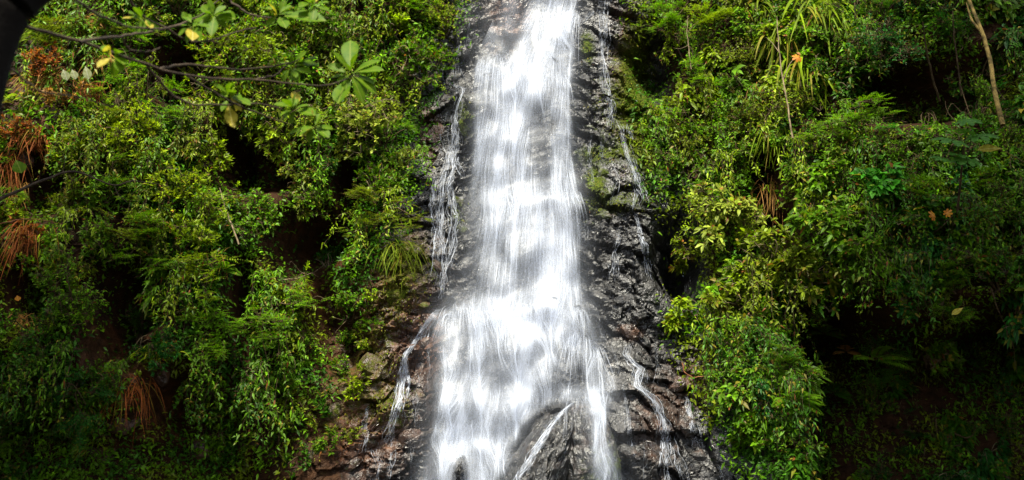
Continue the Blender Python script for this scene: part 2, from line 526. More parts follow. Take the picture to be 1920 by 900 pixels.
CLIFF_ROCKS = [  # px, py, width px, height px, rust, moss: the stones that stand out of the face
    (1183, 622, 46, 24, 1.0, 0), (1150, 440, 34, 18, .5, .1), (1130, 405, 40, 16, .2, .5), (1175, 560, 50, 22, .1, 0),
    (1130, 560, 44, 20, 0, 0), (1205, 640, 34, 22, .1, 0), (1230, 600, 30, 26, .2, 0), (1160, 690, 36, 22, .5, 0),
    (1100, 120, 34, 14, 0, 0), (1095, 175, 40, 14, 0, .2), (1120, 200, 44, 16, 0, .1), (1110, 240, 50, 16, 0, .4),
    (1135, 265, 40, 14, 0, 0), (1100, 300, 36, 16, 0, .4), (1090, 340, 26, 30, 0, .3), (1130, 330, 30, 30, 0, .2),
    (1165, 350, 34, 30, 0, .1), (1100, 420, 36, 16, .2, .6), (1190, 300, 30, 22, .1, .5), (1160, 160, 24, 18, .3, .6),
    (1155, 100, 20, 34, .3, .5), (1180, 240, 30, 14, .5, .5), (1210, 420, 24, 26, .1, .2), (1230, 480, 28, 30, .2, .3),
    (1185, 490, 36, 24, .2, .4), (1140, 500, 30, 26, .1, .1), (1110, 460, 30, 26, .3, .1), (1215, 540, 34, 24, .1, .1),
    (1160, 740, 44, 30, .1, 0), (1190, 790, 40, 30, .1, .1), (1220, 840, 44, 34, .1, 0), (1180, 850, 40, 30, 0, 0),
    (1270, 720, 36, 30, .4, .1), (1290, 800, 40, 34, .4, .1), (1310, 860, 40, 30, .3, .1), (1245, 690, 34, 24, .1, 0),
    (895, 190, 40, 34, .1, .4), (835, 185, 22, 26, .7, .3), (815, 250, 34, 44, .8, .4), (870, 240, 24, 40, .3, .6),
    (870, 300, 24, 34, .5, .2), (860, 380, 26, 30, .5, .2), (865, 430, 28, 26, .1, .6), (805, 420, 30, 44, .1, .3),
    (815, 500, 26, 34, .1, .1), (880, 40, 40, 22, .6, .1), (900, 15, 40, 14, .6, .1), (965, 45, 22, 40, .7, .1),
    (950, 10, 26, 18, .7, .1), (870, 100, 26, 26, .6, .3), (760, 470, 44, 40, .9, .6), (740, 550, 50, 40, 1., .5),
    (790, 570, 30, 30, .5, .5), (720, 600, 34, 26, .1, 0), (770, 640, 34, 24, .2, .3), (800, 645, 28, 24, .8, 0),
    (790, 690, 34, 30, .2, 0), (730, 650, 40, 34, .7, .2), (700, 690, 40, 60, .9, .1), (780, 750, 40, 50, .9, .4),
    (740, 790, 34, 26, .1, .4), (770, 820, 40, 34, .4, .1), (730, 850, 40, 26, .2, 0), (785, 870, 36, 30, .3, .1),
    (690, 820, 36, 40, .6, .3), (650, 690, 44, 40, .9, .2), (620, 770, 50, 40, .8, .5), (600, 850, 44, 30, .5, .6),
    (560, 720, 40, 44, .8, .3), (660, 870, 40, 24, .4, .4), (850, 850, 24, 34, .1, 0), (1075, 290, 18, 26, 0, .1),
    (230, 790, 60, 50, .8, .2), (300, 700, 46, 40, .9, .2), (185, 850, 50, 40, .7, .4), (370, 840, 56, 40, .6, .4),
    (470, 830, 60, 44, .6, .5), (60, 450, 44, 50, 1., .1), (40, 300, 50, 44, .9, .1), (95, 215, 44, 40, .9, .2),
]
for k, (px, py, wpx, hpx, ru, mo) in enumerate(CLIFF_ROCKS):
    p = hit(px, py)
    sc = p[1] * KPX
    yf = float(fine_y(p[0:1], p[2:3])[0])
    p = at(px, py, yf)
    V, F = rock_shape(100 + k, 2, 14, 0.10)
    V = V * np.array([wpx * sc * 0.60, 0.13 + 0.12 * (k * 37 % 10) / 10, hpx * sc * 0.62])
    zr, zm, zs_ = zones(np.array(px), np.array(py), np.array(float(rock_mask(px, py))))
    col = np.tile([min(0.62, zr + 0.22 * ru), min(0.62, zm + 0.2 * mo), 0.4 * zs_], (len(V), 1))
    o = mesh_obj('rock', V, F, ROCK, parent=cliff, col=col, smooth=False)
    o.location = (p[0], p[1] + 0.08, p[2])
    o.rotation_euler = (0.15 * math.sin(k * 3.1), 0.5 * math.sin(k * 1.7) + (0.35 if px > 1000 else -0.3), 0.4 * math.sin(k * 2.3))


def nrm0(v):
    return v / np.linalg.norm(v, axis=1)[:, None]


def boulder(label, px, py, rx, ry, depth, seed, rust, moss, lean):
    p = hit(px, py); y = p[1] - depth
    c = at(px, py, y); sc = y * KPX
    V, F = rock_shape(seed, 5, 7, 0.05)
    V = V * 0.35 + nrm0(V) * 0.6
    a = V[:, 0] * 3 + V[:, 1] * 2; b_ = V[:, 2] * 4.5 - V[:, 1]
    h, cr = blocks(a, b_, seed, 0.9)
    h2, cr2 = blocks(a * 2.7 + 3, b_ * 2.7, seed + 5, 0.9)
    V = V * (1 + 0.07 * h + 0.045 * h2 - 0.04 * ss(0.1, 0, cr))[:, None]
    V = V * np.array([rx * sc, 1.0, ry * sc])
    V[:, 0] += lean * V[:, 2]
    g = ss(0.1, 0.7, (V[:, 0] / (rx * sc)) * 0.2 + 0.5 - 0.3 * V[:, 2] / (ry * sc))
    col = np.stack([np.full(len(V), rust), 0.1 + moss * g, np.zeros(len(V))], -1)
    o = mesh_obj('boulder', V + c, F, ROCK, origin=c, col=col, smooth=False)
    setp(o, label, 'boulder')
    return o


BIG_BOULDERS = [
    boulder('large dark mossy boulder splitting the foot of the waterfall', 1102, 892, 66, 142, 0.85, 301, 0.36, 0.45, -0.03),
    boulder('smooth grey boulder with a thin stream along its upper edge, at the fall foot', 1004, 914, 68, 154, 1.05, 317, 0.30, 0.1, 0.34)]
boulder('small dark rock poking through the white water near the bottom', 864, 892, 17, 40, 0.12, 331, 0.0, 0.0, 0.1)

# ------------------------------------------------------------------ water
BP = np.concatenate([np.array([(o.location + v.co)[:] for v in o.data.vertices]) for o in BIG_BOULDERS])
BPX, BPY = proj(BP[:, 0], BP[:, 1], BP[:, 2])


def boulder_y(px, py, reach=7.0):
    """Front of the two big boulders at photo positions (inf where there is none)."""
    px = np.asarray(px, float); out = np.full(px.shape, 99.0)
    for idx in np.ndindex(px.shape):
        if 900 < px[idx] < 1190 and py[idx] > 730:
            k = (np.abs(BPX - px[idx]) < reach) & (np.abs(BPY - py[idx]) < reach)
            if k.any(): out[idx] = BP[k, 1].min()
    return out


def surf(px, py, spread=0.05, lift=0.03):
    p = hit(px, py)
    y = np.full(p.shape[:-1], 99.0)
    for dx in (-spread, 0, spread):
        for dz in (-spread, 0, spread):
            y = np.minimum(y, fine_y(p[..., 0] + dx, p[..., 2] + dz))
    return at(px, py, y - lift)


WL_Y = [-40, 60, 130, 200, 300, 400, 570, 600, 700, 800, 940]
WL = [985, 940, 905, 900, 885, 872, 835, 825, 825, 812, 790]
WR = [1080, 1078, 1070, 1066, 1070, 1085, 1095, 1105, 1130, 1140, 1170]
STROKES = [  # how thick the water runs: rows, centre, half width, thickness
    ([-40, 60, 100, 140, 180], [1022, 1015, 1008, 1000, 992], [30, 34, 48, 62, 66], 1.0),
    ([-40, 40, 90, 150], [1060, 1062, 1058, 1055], [20, 20, 22, 25], 0.6),
    ([90, 140, 180, 230, 300, 370], [1020, 1030, 1040, 1050, 1056, 1060], [40, 36, 28, 20, 19, 24], 0.85),
    ([120, 180, 240, 300, 370, 440], [962, 955, 945, 940, 950, 965], [58, 52, 50, 52, 60, 70], 0.78),
    ([15, 60, 90, 130, 170], [903, 915, 922, 925, 920], [12, 22, 26, 30, 25], 0.45),
    ([-40, 30, 70], [955, 955, 950], [16, 20, 26], 0.3),
    ([112, 140, 200, 260], [908, 900, 905, 905], [16, 14, 14, 14], 0.45),
    ([150, 250, 370, 450, 580], [985, 980, 980, 980, 970], [85, 95, 108, 114, 136], 0.40),
    ([362, 382, 450, 565], [1050, 1050, 1055, 1060], [36, 40, 42, 42], 0.62),
    ([362, 385, 440, 572], [985, 990, 990, 1000], [26, 32, 46, 62], 0.6),
    ([360, 372, 400], [1012, 1012, 1012], [68, 76, 74], 0.35),
    ([556, 580, 612, 640], [985, 972, 965, 965], [95, 135, 142, 142], 0.72),
    ([590, 700, 790], [960, 942, 925], [140, 130, 115], 0.45),
    ([600, 700, 800], [1025, 985, 930], [42, 50, 66], 0.72),
    ([600, 690, 760], [935, 905, 890], [30, 36, 60], 0.5),
    ([590, 650, 700, 765], [1085, 1098, 1115, 1122], [24, 20, 22, 24], 0.62),
    ([735, 800, 850, 940], [915, 902, 890, 880], [70, 78, 82, 88], 0.95),
    ([735, 800, 850, 940], [1114, 1118, 1128, 1150], [26, 20, 26, 36], 0.66),
    ([590, 700, 820], [843, 843, 845], [22, 22, 32], 0.4),
    ([725, 740, 752], [1085, 1085, 1085], [50, 56, 50], 0.5),
    ([800, 850, 940], [840, 824, 812], [18, 26, 36], 0.65),
]


def dens(px, py):
    px = np.asarray(px, float); py = np.asarray(py, float)
    keep = np.ones(np.broadcast(px, py).shape)
    px = px + 26 * (fbm(px * 0.03, py * 0.022, 83, 3) - 0.5)
    for ys, cs, hs, d in STROKES:
        c = np.interp(py, ys, cs); h = np.interp(py, ys, hs)
        inside = ss(ys[0] - 12, ys[0] + 8, py) * ss(ys[-1] + 30, ys[-1] - 20, py)
        v = d * ss(1.25, 0.45, np.abs(px - c) / h) * inside
        keep = keep * (1 - np.clip(v, 0, 0.98))
    v = 1 - keep
    col_ = fbm(px * 0.045, py * 0.006, 61, 3); lump = fbm(px * 0.03, py * 0.03, 67, 3)
    v = v * np.clip(0.46 + 0.78 * ss(0.30, 0.70, 0.72 * col_ + 0.28 * lump), 0, 1.1)
    v = np.clip(v, 0, 1)
    # dry flanks of the boulders
    lo = np.interp(py, [750, 770, 800, 850, 900, 940], [1050, 1012, 978, 956, 932, 920])
    hi = np.interp(py, [750, 800, 850, 900, 940], [1092, 1104, 1110, 1118, 1124])
    v = v * (1 - ss(746, 762, py) * ss(-10, 6, px - lo) * ss(-12, 6, hi - px))
    # where the rock shows through between the branches
    for x, y, rx, ry, a in ((1018, 265, 22, 70, .6), (1075, 670, 22, 50, .6), (860, 470, 30, 70, .3), (960, 520, 16, 40, .3), (1015, 190, 10, 30, .3),
                            (860, 640, 22, 36, .3), (940, 630, 16, 28, .3), (1000, 660, 12, 36, .25), (866, 865, 15, 40, .7), (985, 40, 10, 40, .4)):
        v = v * (1 - a * np.exp(-((px - x) / rx) ** 2 - ((py - y) / ry) ** 2))
    return v * np.interp(py, [0, 560, 620, 900], [0.74, 0.76, 0.93, 0.98])


LX = np.arange(770, 1211, 6.0); LY = np.arange(-40, 941, 6.0)
GX, GY = np.meshgrid(LX, LY)
lat = surf(GX, GY, 0.07, 0.08)[..., 1]
lat = lat - 0.16 * ss(0.35, 0.75, fbm(GX * 0.03, GY * 0.016, 91, 3))
lat = np.minimum(lat, boulder_y(GX, GY) - 0.04)
for r in range(1, len(LY)):                    # thrown water leaves a ledge and falls clear of the rock below it
    lat[r] = np.minimum(lat[r], lat[r - 1] + 0.012)
for _ in range(2):
    lat[:, 1:-1] = (lat[:, :-2] + 2 * lat[:, 1:-1] + lat[:, 2:]) / 4
    lat[1:-1] = (lat[:-2] + 2 * lat[1:-1] + lat[2:]) / 4


def wsurf(px, py):
    fx = np.clip((px - LX[0]) / 6.0, 0, len(LX) - 1.001); fy = np.clip((py - LY[0]) / 6.0, 0, len(LY) - 1.001)
    i, j = fx.astype(int), fy.astype(int); fx -= i; fy -= j
    return (lat[j, i] * (1 - fx) + lat[j, i + 1] * fx) * (1 - fy) + (lat[j + 1, i] * (1 - fx) + lat[j + 1, i + 1] * fx) * fy


FALL = empty('waterfall', at(960, 940, 24.0))
setp(FALL, 'tall white waterfall tumbling over stepped ledges in the middle of the cliff', 'waterfall')
FO = np.array(FALL.location[:])


def lumpf(px, py):
    return fbm(px * 0.030, py * 0.022, 67, 2)


def sheet(y0, y1, name, lift, seed):
    rows = np.arange(y0, y1 + 1, 5.0); cols = np.linspace(0, 1, 90)
    S, PY = np.meshgrid(cols, rows)
    PX = (np.interp(PY, WL_Y, WL) - 26) * (1 - S) + (np.interp(PY, WL_Y, WR) + 22) * S
    P = at(PX, PY, wsurf(PX, PY) - lift - 0.05 * fbm(PX * 0.05 + seed, PY * 0.012, seed))
    n = len(cols)
    r, c = np.meshgrid(np.arange(len(rows) - 1), np.arange(n - 1), indexing='ij')
    i = (r * n + c).ravel()
    F = np.stack([i, i + 1, i + n + 1, i + n], -1)
    uv = np.stack([S * 2.8 + seed + 0.45 * lumpf(PX, PY) * np.interp(PY, [0, 150, 360, 560, 590, 900], [1, .8, .7, .7, 1.2, 1.2]), -PY * 0.0125], -1).reshape(-1, 2)
    d = dens(PX, PY) * (ss(y0 - 1, y0 + 26, PY) if y0 > 0 else 1) * (ss(y1 + 1, y1 - 26, PY) if y1 < 900 else 1)
    mesh_obj(name, P.reshape(-1, 3), F, WATER_SHEET, parent=FALL, origin=FO, uv=uv, attr={'dens': d.ravel()})


sheet(-40, 380, 'upper_veil', 0.0, 3)
sheet(-40, 380, 'upper_veil', 0.09, 17)
sheet(354, 598, 'middle_veil', 0.0, 5)
sheet(354, 598, 'middle_veil', 0.09, 23)
sheet(572, 940, 'lower_cascade', 0.0, 7)
sheet(572, 940, 'lower_cascade', 0.09, 29)


def glow_sheets():
    """Thin pale sheets before the fall that paint its hazy glow, strongest at the foot."""
    rows = np.arange(-40, 941, 16.0); cols = np.linspace(740, 1230, 44)
    PX, PY = np.meshgrid(cols, rows)
    d = dens(PX, PY)
    for _ in range(9):
        p = np.pad(d, 1, 'edge'); d = (p[:-2, 1:-1] + p[2:, 1:-1] + p[1:-1, :-2] + p[1:-1, 2:] + p[1:-1, 1:-1]) / 5
    for lift, sd in ((0.22, 2), (0.40, 8)):
        e = d * np.interp(PY, [-40, 100, 300, 400, 600, 760, 940], [.7, .8, .5, .6, .8, .9, 1.0])
        e = e * (1 - 0.75 * ss(740, 780, PY) * np.exp(-((PX - 1045) / 75) ** 2))
        e[:, 0] = e[:, -1] = 0
        P = at(PX, PY, wsurf(PX, PY) - lift - 0.15 * fbm(PX * 0.01, PY * 0.01, sd))
        n = len(cols); r, c = np.meshgrid(np.arange(len(rows) - 1), np.arange(n - 1), indexing='ij'); i = (r * n + c).ravel()
        mesh_obj('glow_veil', P.reshape(-1, 3), np.stack([i, i + 1, i + n + 1, i + n], -1), WATER_GLOW, parent=FALL, origin=FO,
                 uv=np.stack([PX * 0.0125 + sd, -PY * 0.0125], -1).reshape(-1, 2), attr={'dens': e.ravel()})['kind'] = 'stuff'


glow_sheets()


def ribbons(name, P, W, D, parent, origin, mat=None, r=RNG):
    """P (n,k,3) centre lines, W (n,k) widths, D (n,k) thickness of water."""
    n, k = W.shape
    side = np.stack([np.ones(n), r.uniform(-0.5, 0.5, n), np.zeros(n)], -1)
    side /= np.linalg.norm(side, axis=1)[:, None]
    tan = np.gradient(P, axis=1)
    fw = np.array([0, -1.0, 0]) + 0.35 * r.normal(size=(n, 1, 3))
    sd = np.cross(tan, np.broadcast_to(fw, tan.shape)); sd /= np.linalg.norm(sd, axis=2)[..., None] + 1e-9
    A = P - sd * W[..., None] / 2; B = P + sd * W[..., None] / 2
    V = np.stack([A, B], 2).reshape(-1, 3)
    i = (np.arange(n)[:, None] * k + np.arange(k - 1)[None]).ravel() * 2
    F = np.stack([i, i + 1, i + 3, i + 2], -1)
    ln = np.concatenate([np.zeros((n, 1)), np.cumsum(np.linalg.norm(np.diff(P, axis=1), axis=2), 1)], 1)
    u0 = r.uniform(0, 50, (n, 1)) + 0 * ln
    uv = np.stack([np.stack([u0, u0 + W], -1), np.stack([ln, ln], -1) + r.uniform(0, 40, (n, 1, 1))], -1).reshape(-1, 2)
    o = mesh_obj(name, V, F, mat or WATER_STRAND, parent=parent, origin=origin, uv=uv, attr={'dens': np.repeat(D.reshape(-1), 2)})
    o['kind'] = 'stuff'
    return o


def drift(px, py):
    k = np.interp(py, [0, 100, 140, 360, 375, 420, 560, 580, 640, 800], [30, 60, 30, 12, 45, 10, 10, 70, 45, 60])
    return -k * (lumpf(px + 4, py) - lumpf(px - 4, py)) / 8.0 * 5.0


def main_strands(n, y0, y1, wmin, wmax, amin, amax, lmin, lmax, name):
    py = RNG.uniform(y0, y1, n * 9); s = RNG.uniform(-0.1, 1.1, n * 9)
    px = np.interp(py, WL_Y, WL) * (1 - s) + np.interp(py, WL_Y, WR) * s
    ok = RNG.uniform(0, 1, n * 9) < dens(px, py) * 0.9
    py, s = py[ok][:n], s[ok][:n]; n = len(py)
    k = 9
    L = RNG.uniform(lmin, lmax, n)
    t = np.linspace(0, 1, k)[None]
    PY = py[:, None] + L[:, None] * t
    wob = 0.012 * np.sin(PY * RNG.uniform(0.01, 0.05, (n, 1)) + RNG.uniform(0, 6, (n, 1)))
    PX = np.interp(PY, WL_Y, WL) * (1 - s[:, None]) + np.interp(PY, WL_Y, WR) * s[:, None] + wob * 160
    acc = np.zeros(n)
    for j in range(1, k):                      # water swings round the lumps it runs over
        acc = acc + drift(PX[:, j] + acc, PY[:, j]) * (L / (k - 1)) / 10.0
        PX[:, j] += acc
    d = dens(PX, PY)
    P = at(PX, PY, wsurf(PX, PY) - RNG.uniform(0.0, 0.16, (n, 1)))
    W = RNG.uniform(wmin, wmax, (n, 1)) * (0.35 + 0.65 * np.sin(np.pi * np.clip(t, 0.03, 0.97)))
    A = RNG.uniform(amin, amax, (n, 1)) * np.sin(np.pi * np.clip(t, 0.0, 1.0)) ** 0.6 * ss(0.08, 0.5, d)
    ribbons(name, P, W, A, FALL, FO)


main_strands(700, -40, 360, 0.008, 0.035, 0.10, 0.4, 50, 170, 'upper_strands')
main_strands(1900, -40, 360, 0.004, 0.014, 0.3, 0.9, 30, 150, 'upper_strands')
main_strands(600, 362, 560, 0.008, 0.035, 0.1, 0.35, 40, 150, 'middle_strands')
main_strands(1500, 362, 560, 0.004, 0.012, 0.3, 0.85, 30, 130, 'middle_strands')
main_strands(800, 570, 900, 0.008, 0.035, 0.1, 0.4, 40, 130, 'lower_strands')
main_strands(2400, 570, 900, 0.004, 0.013, 0.3, 0.95, 20, 110, 'lower_strands')



def ledge_spray(n, rows, name, seed):
    """Jets thrown off a ledge: each starts on the lip, arches out and fans sideways as it drops."""
    r = np.random.default_rng(seed)
    u = r.random(n); xs_, ys_ = np.array(rows, float).T
    x0 = np.interp(u, np.linspace(0, 1, len(xs_)), xs_) + r.normal(0, 2, n); y0 = np.interp(u, np.linspace(0, 1, len(ys_)), ys_) + r.normal(0, 5, n)
    lump = lumpf(x0 + 4, y0) - lumpf(x0 - 4, y0)
    vx = -lump * 60 + r.normal(0, 5, n)
    T = r.uniform(0.8, 2.4, n); k = 10
    t = np.linspace(0, 1, k)[None] * T[:, None]
    X = x0[:, None] + vx[:, None] * t; Yp = y0[:, None] - 7 * t * r.uniform(0, 1, (n, 1)) + 19 * t * t
    y = wsurf(X, Yp) - r.uniform(0.02, 0.12, (n, 1)) - 0.05 * np.sin(np.pi * np.clip(t / 2.4, 0, 1))
    W = r.uniform(0.004, 0.013, (n, 1)) * np.ones((1, k))
    A = r.uniform(0.3, 0.9, (n, 1)) * np.sin(np.pi * np.clip(np.linspace(0, 1, k)[None], 0.02, 1)) ** 0.5
    ribbons(name, at(X, Yp, y), W, A, FALL, FO)


ledge_spray(558, [(835, 588), (870, 572), (905, 582), (940, 570), (975, 578), (1010, 566), (1050, 568), (1098, 578)], 'lower_ledge_spray', 1)
ledge_spray(161, [(950, 378), (980, 366), (1010, 374), (1035, 364), (1065, 360), (1085, 368)], 'middle_ledge_spray', 2)
ledge_spray(310, [(902, 116), (930, 106), (960, 112), (1000, 122), (1040, 140), (1072, 150)], 'upper_ledge_spray', 3)
ledge_spray(186, [(1066, 632), (1080, 626), (1100, 634), (1125, 660)], 'right_ledge_spray', 5)
ledge_spray(36, [(1050, 762), (1080, 745), (1105, 742), (1140, 745)], 'boulder_spray', 6)
ledge_spray(186, [(1056, 30), (1070, 24), (1088, 28)], 'upper_ledge_spray', 7)
ledge_spray(198, [(830, 812), (850, 795), (880, 800), (905, 790)], 'foot_spray', 8)

RIVULETS = [
    ('thin braided white stream running down the rock left of the main fall', [((845, 155), (866, 166), (858, 195), (850, 240), (849, 275), (838, 310), (828, 350), (826, 420), (832, 490), (824, 565)), ((849, 270), (852, 310), (845, 350), (856, 410), (852, 455), (840, 500)), ((815, 330), (812, 380), (818, 440), (812, 520)), ((850, 215), (858, 260), (853, 300), (866, 335))], 26, 7, 0.85),
    ('small wet trickle over brown rock above the braided left stream', [((862, 75), (856, 120), (858, 150)), ((880, 60), (868, 100), (862, 140))], 14, 6, 0.5),
    ('white stream arching off the ledge and falling down the lower left rock', [((826, 578), (812, 590), (796, 612), (778, 640), (758, 666), (755, 700), (748, 745), (738, 790), (724, 832)), ((757, 665), (752, 720), (750, 760), (744, 800)), ((760, 668), (764, 720), (757, 755)), ((818, 584), (800, 615), (790, 640))], 26, 6, 0.95),
    ('faint trickle beside the dark rock at the lower left edge of the bare cliff', [((692, 755), (684, 790), (686, 820), (680, 850)), ((738, 800), (734, 850), (725, 900)), ((700, 840), (712, 870), (706, 905))], 14, 4, 0.5),
    ('narrow white trickle down the upper right edge of the rock face', [((1128, -20), (1127, 50), (1130, 110), (1137, 160), (1146, 205), (1142, 245)), ((1134, 0), (1133, 60), (1129, 118)), ((1112, 20), (1098, 35), (1085, 50))], 18, 7, 0.7),
    ('short bright trickle slanting down beside the leaves right of the fall', [((1158, 226), (1170, 262), (1184, 308), (1202, 348), (1215, 380)), ((1188, 318), (1196, 360), (1190, 395)), ((1178, 232), (1186, 262))], 18, 6, 0.75),
    ('thin white thread of water low on the right rock face, ending in mid cliff', [((1190, 398), (1200, 432), (1211, 475), (1222, 525)), ((1198, 425), (1214, 470), (1220, 500))], 12, 4, 0.8),
    ('short vertical thread of water between two dark rocks right of the fall', [((1162, 428), (1154, 465), (1151, 500), (1150, 528))], 10, 6, 0.65),
    ('white stream kinking under the red stone and widening to the lower right', [((1182, 642), (1172, 664), (1186, 680), (1202, 692), (1194, 705), (1194, 722), (1212, 735), (1232, 758), (1244, 790), (1250, 840), (1256, 910)), ((1244, 780), (1256, 830), (1276, 880), (1284, 910)), ((1248, 790), (1244, 850), (1246, 910)), ((1206, 695), (1203, 715), (1198, 724))], 22, 8, 0.8),
    ('faint trickle on the dark rock under the right hand leaves', [((1284, 742), (1294, 785), (1300, 840)), ((1290, 760), (1304, 810), (1306, 840))], 12, 4, 0.5),
    ('small trickle down the black rock beside the hanging leaves at mid height', [((1270, 468), (1284, 510), (1290, 552))], 10, 5, 0.4),
    ('thin slanting stream running over the cleft between the two foot boulders', [((1080, 752), (1060, 768), (1040, 790), (1016, 826), (996, 858), (972, 895), (965, 915))], 30, 7, 0.95),
    ('short stray trickle just right of the lower cascade', [((1096, 640), (1122, 662), (1142, 700), (1152, 728), (1146, 760)), ((1168, 720), (1176, 770), (1178, 800), (1186, 860))], 16, 5, 0.5),
    ('hair-thin trickles spread over the dark slab right of the middle ledge', [((1108, 250), (1104, 300), (1110, 350)), ((1128, 250), (1132, 300), (1126, 345)), ((1095, 380), (1098, 420), (1092, 460)), ((1150, 300), (1156, 345), (1150, 390))], 7, 4, 0.4),
    ('hair-thin trickles on the brown rock above the braided left stream, nearest the leaves', [((832, 100), (828, 140), (834, 180)), ((838, 205), (830, 250), (834, 300)), ((884, 20), (876, 55), (880, 90))], 8, 4, 0.45),
    ('faint threads of water crossing the dark rock below the red stone', [((1150, 640), (1156, 690), (1150, 730)), ((1226, 640), (1232, 690), (1228, 730)), ((1120, 590), (1126, 630), (1122, 660)), ((1205, 800), (1210, 850), (1206, 900))], 7, 4, 0.4),
    ('faint threads of water on the rubble at the bottom left of the fall', [((786, 700), (780, 750), (784, 800)), ((770, 820), (774, 860), (768, 905)), ((800, 640), (806, 690), (800, 740))], 7, 4, 0.4),
    ('last thin thread of water in the dark right corner below the leaves', [((1346, 870), (1354, 890), (1357, 910))], 8, 3, 0.45),
]
for label, lines, nper, wid, alpha in RIVULETS:
    Ps, Ws, Ds = [], [], []
    for li, line in enumerate(lines):
        line = np.array(line, float)
        seg = np.concatenate([[0], np.cumsum(np.hypot(*np.diff(line, axis=0).T))]); k = 26
        n = int(nper * 1.7) if li == 0 else int(nper * 1.0)
        for q in range(n):
            a, b = sorted(RNG.uniform(-0.15, 1.15, 2)); a, b = max(a, 0), min(b, 1)
            if b - a < 0.2: a, b = max(0, a - 0.2), min(1, b + 0.2)
            t = np.linspace(a, b, k)
            x = np.interp(t * seg[-1], seg, line[:, 0]); y = np.interp(t * seg[-1], seg, line[:, 1])
            spread = wid * (0.4 + 0.9 * t)
            x = x + RNG.normal() * spread * 0.7 + 4.5 * (vnoise(y * 0.06 + q * 9.1, y * 0 + q, 4) - 0.5) * 2
            foot = 'cleft' in label
            if foot:
                P = at(x, y, np.minimum(surf(x, y, 0.03, 0.025)[:, 1], boulder_y(x, y, 9) - 0.04))
            else:
                P = surf(x, y, 0.03, 0.025)
                P[:, 1] = np.convolve(np.pad(P[:, 1], 1, 'edge'), [0.25, 0.5, 0.25], 'valid')
                P = at(x, y, P[:, 1] - 0.012)
            Ps.append(P)
            Ws.append(RNG.uniform(0.004, 0.014) * (0.4 + vnoise(np.arange(k) * 0.6 + q * 7.3, np.full(k, q * 1.7), 5))); Ds.append(alpha * RNG.uniform(0.2, 0.85) * np.clip(np.sin(np.pi * np.linspace(0, 1, k)), 0, 1) ** 0.5)
    Ps = np.array(Ps)
    root = Ps[0, -1]
    o = ribbons('rivulet', Ps, np.array(Ws), np.array(Ds), None, root, WATER_TRICKLE)
    setp(o, label, 'stream', kind='stuff'); o['kind'] = 'stuff' if ('hair-thin' in label or 'threads' in label) else 'thing'

# ------------------------------------------------------------------ foliage building blocks
T_LANCE = (np.array([(0, 0, 0), (.42, -.5, .14), (.45, 0, 0), (.42, .5, .14), (1, 0, 0)], float), [np.array([(0, 1, 2), (0, 2, 3), (1, 4, 2), (2, 4, 3)])])
T_OVAL = (np.array([(0, 0, 0), (.36, -.38, .10), (.36, 0, 0), (.36, .38, .10), (.74, -.46, .12), (.74, 0, 0), (.74, .46, .12), (1, 0, 0)], float),
          [np.array([(0, 1, 2), (0, 2, 3), (4, 7, 5), (5, 7, 6)]), np.array([(1, 4, 5, 2), (2, 5, 6, 3)])])
T_ELLIP = (np.array([(0, 0, 0), (.3, -.42, .12), (.3, 0, 0), (.3, .42, .12), (.65, -.42, .12), (.65, 0, 0), (.65, .42, .12), (1, 0, 0)], float), T_OVAL[1])
T_TINY = (np.array([(0, 0, 0), (.5, -.5, .05), (1, 0, 0), (.5, .5, .05)], float), [np.array([(0, 1, 2, 3)])])


def nrm(v):
    return v / (np.linalg.norm(v, axis=-1, keepdims=True) + 1e-9)


def leaves(T, P, D, N, L, W, droop, C):
    """Batch of leaves: P base, D along, N face normal (all n,3), L length, W width, C colour (n,3)."""
    T, F = T
    D = nrm(D); S = nrm(np.cross(D, N)); N = np.cross(S, D)
    n, k = len(P), len(T)
    L = np.broadcast_to(L, n)[:, None, None]; W = np.broadcast_to(W, n)[:, None, None]; dr = np.broadcast_to(droop, n)[:, None, None]
    t, s, h = T[None, :, 0:1], T[None, :, 1:2], T[None, :, 2:3]
    V = P[:, None] + D[:, None] * t * L + S[:, None] * s * W + N[:, None] * (h * W)
    V[..., 2:3] -= dr * t * t * L
    off = (np.arange(n) * k)[:, None, None]
    Fs = [(f[None] + off).reshape(-1, f.shape[1]) for f in F]
    return V.reshape(-1, 3), Fs, np.repeat(C, k, 0)


class Batch:
    def __init__(self): self.V, self.F, self.C, self.n = [], [], [], 0
    def add(self, V, Fs, C=None):
        self.V.append(V); self.F += [np.asarray(f) + self.n for f in Fs]; self.n += len(V)
        if C is not None: self.C.append(C)
    def build(self, name, mat, parent=None, origin=None, smooth=True):
        tri = [f for f in self.F if f.shape[1] == 3]; quad = [f for f in self.F if f.shape[1] == 4]
        Fs = ([np.concatenate(tri)] if tri else []) + ([np.concatenate(quad)] if quad else [])
        return mesh_obj(name, np.concatenate(self.V), Fs, mat, parent, origin, np.concatenate(self.C) if self.C else None, smooth=smooth)


def tubes(P, R, sides=3):
    """P (n,k,3) polylines, R (n,k) radii."""
    n, k, _ = P.shape
    T = nrm(np.gradient(P, axis=1))
    ref = np.where(np.abs(T[..., 2:3]) > 0.9, np.array([1.0, 0, 0]), np.array([0, 0, 1.0]))
    A = nrm(np.cross(T, ref)); B = np.cross(T, A)
    th = np.arange(sides) * 2 * np.pi / sides
    V = P[:, :, None] + R[:, :, None, None] * (A[:, :, None] * np.cos(th)[:, None] + B[:, :, None] * np.sin(th)[:, None])
    i = np.arange(n)[:, None, None] * k * sides + np.arange(k - 1)[None, :, None] * sides
    a = i + np.arange(sides); b = i + (np.arange(sides) + 1) % sides
    F = np.stack([a, b, b + sides, a + sides], -1).reshape(-1, 4)
    return V.reshape(-1, 3), [F]


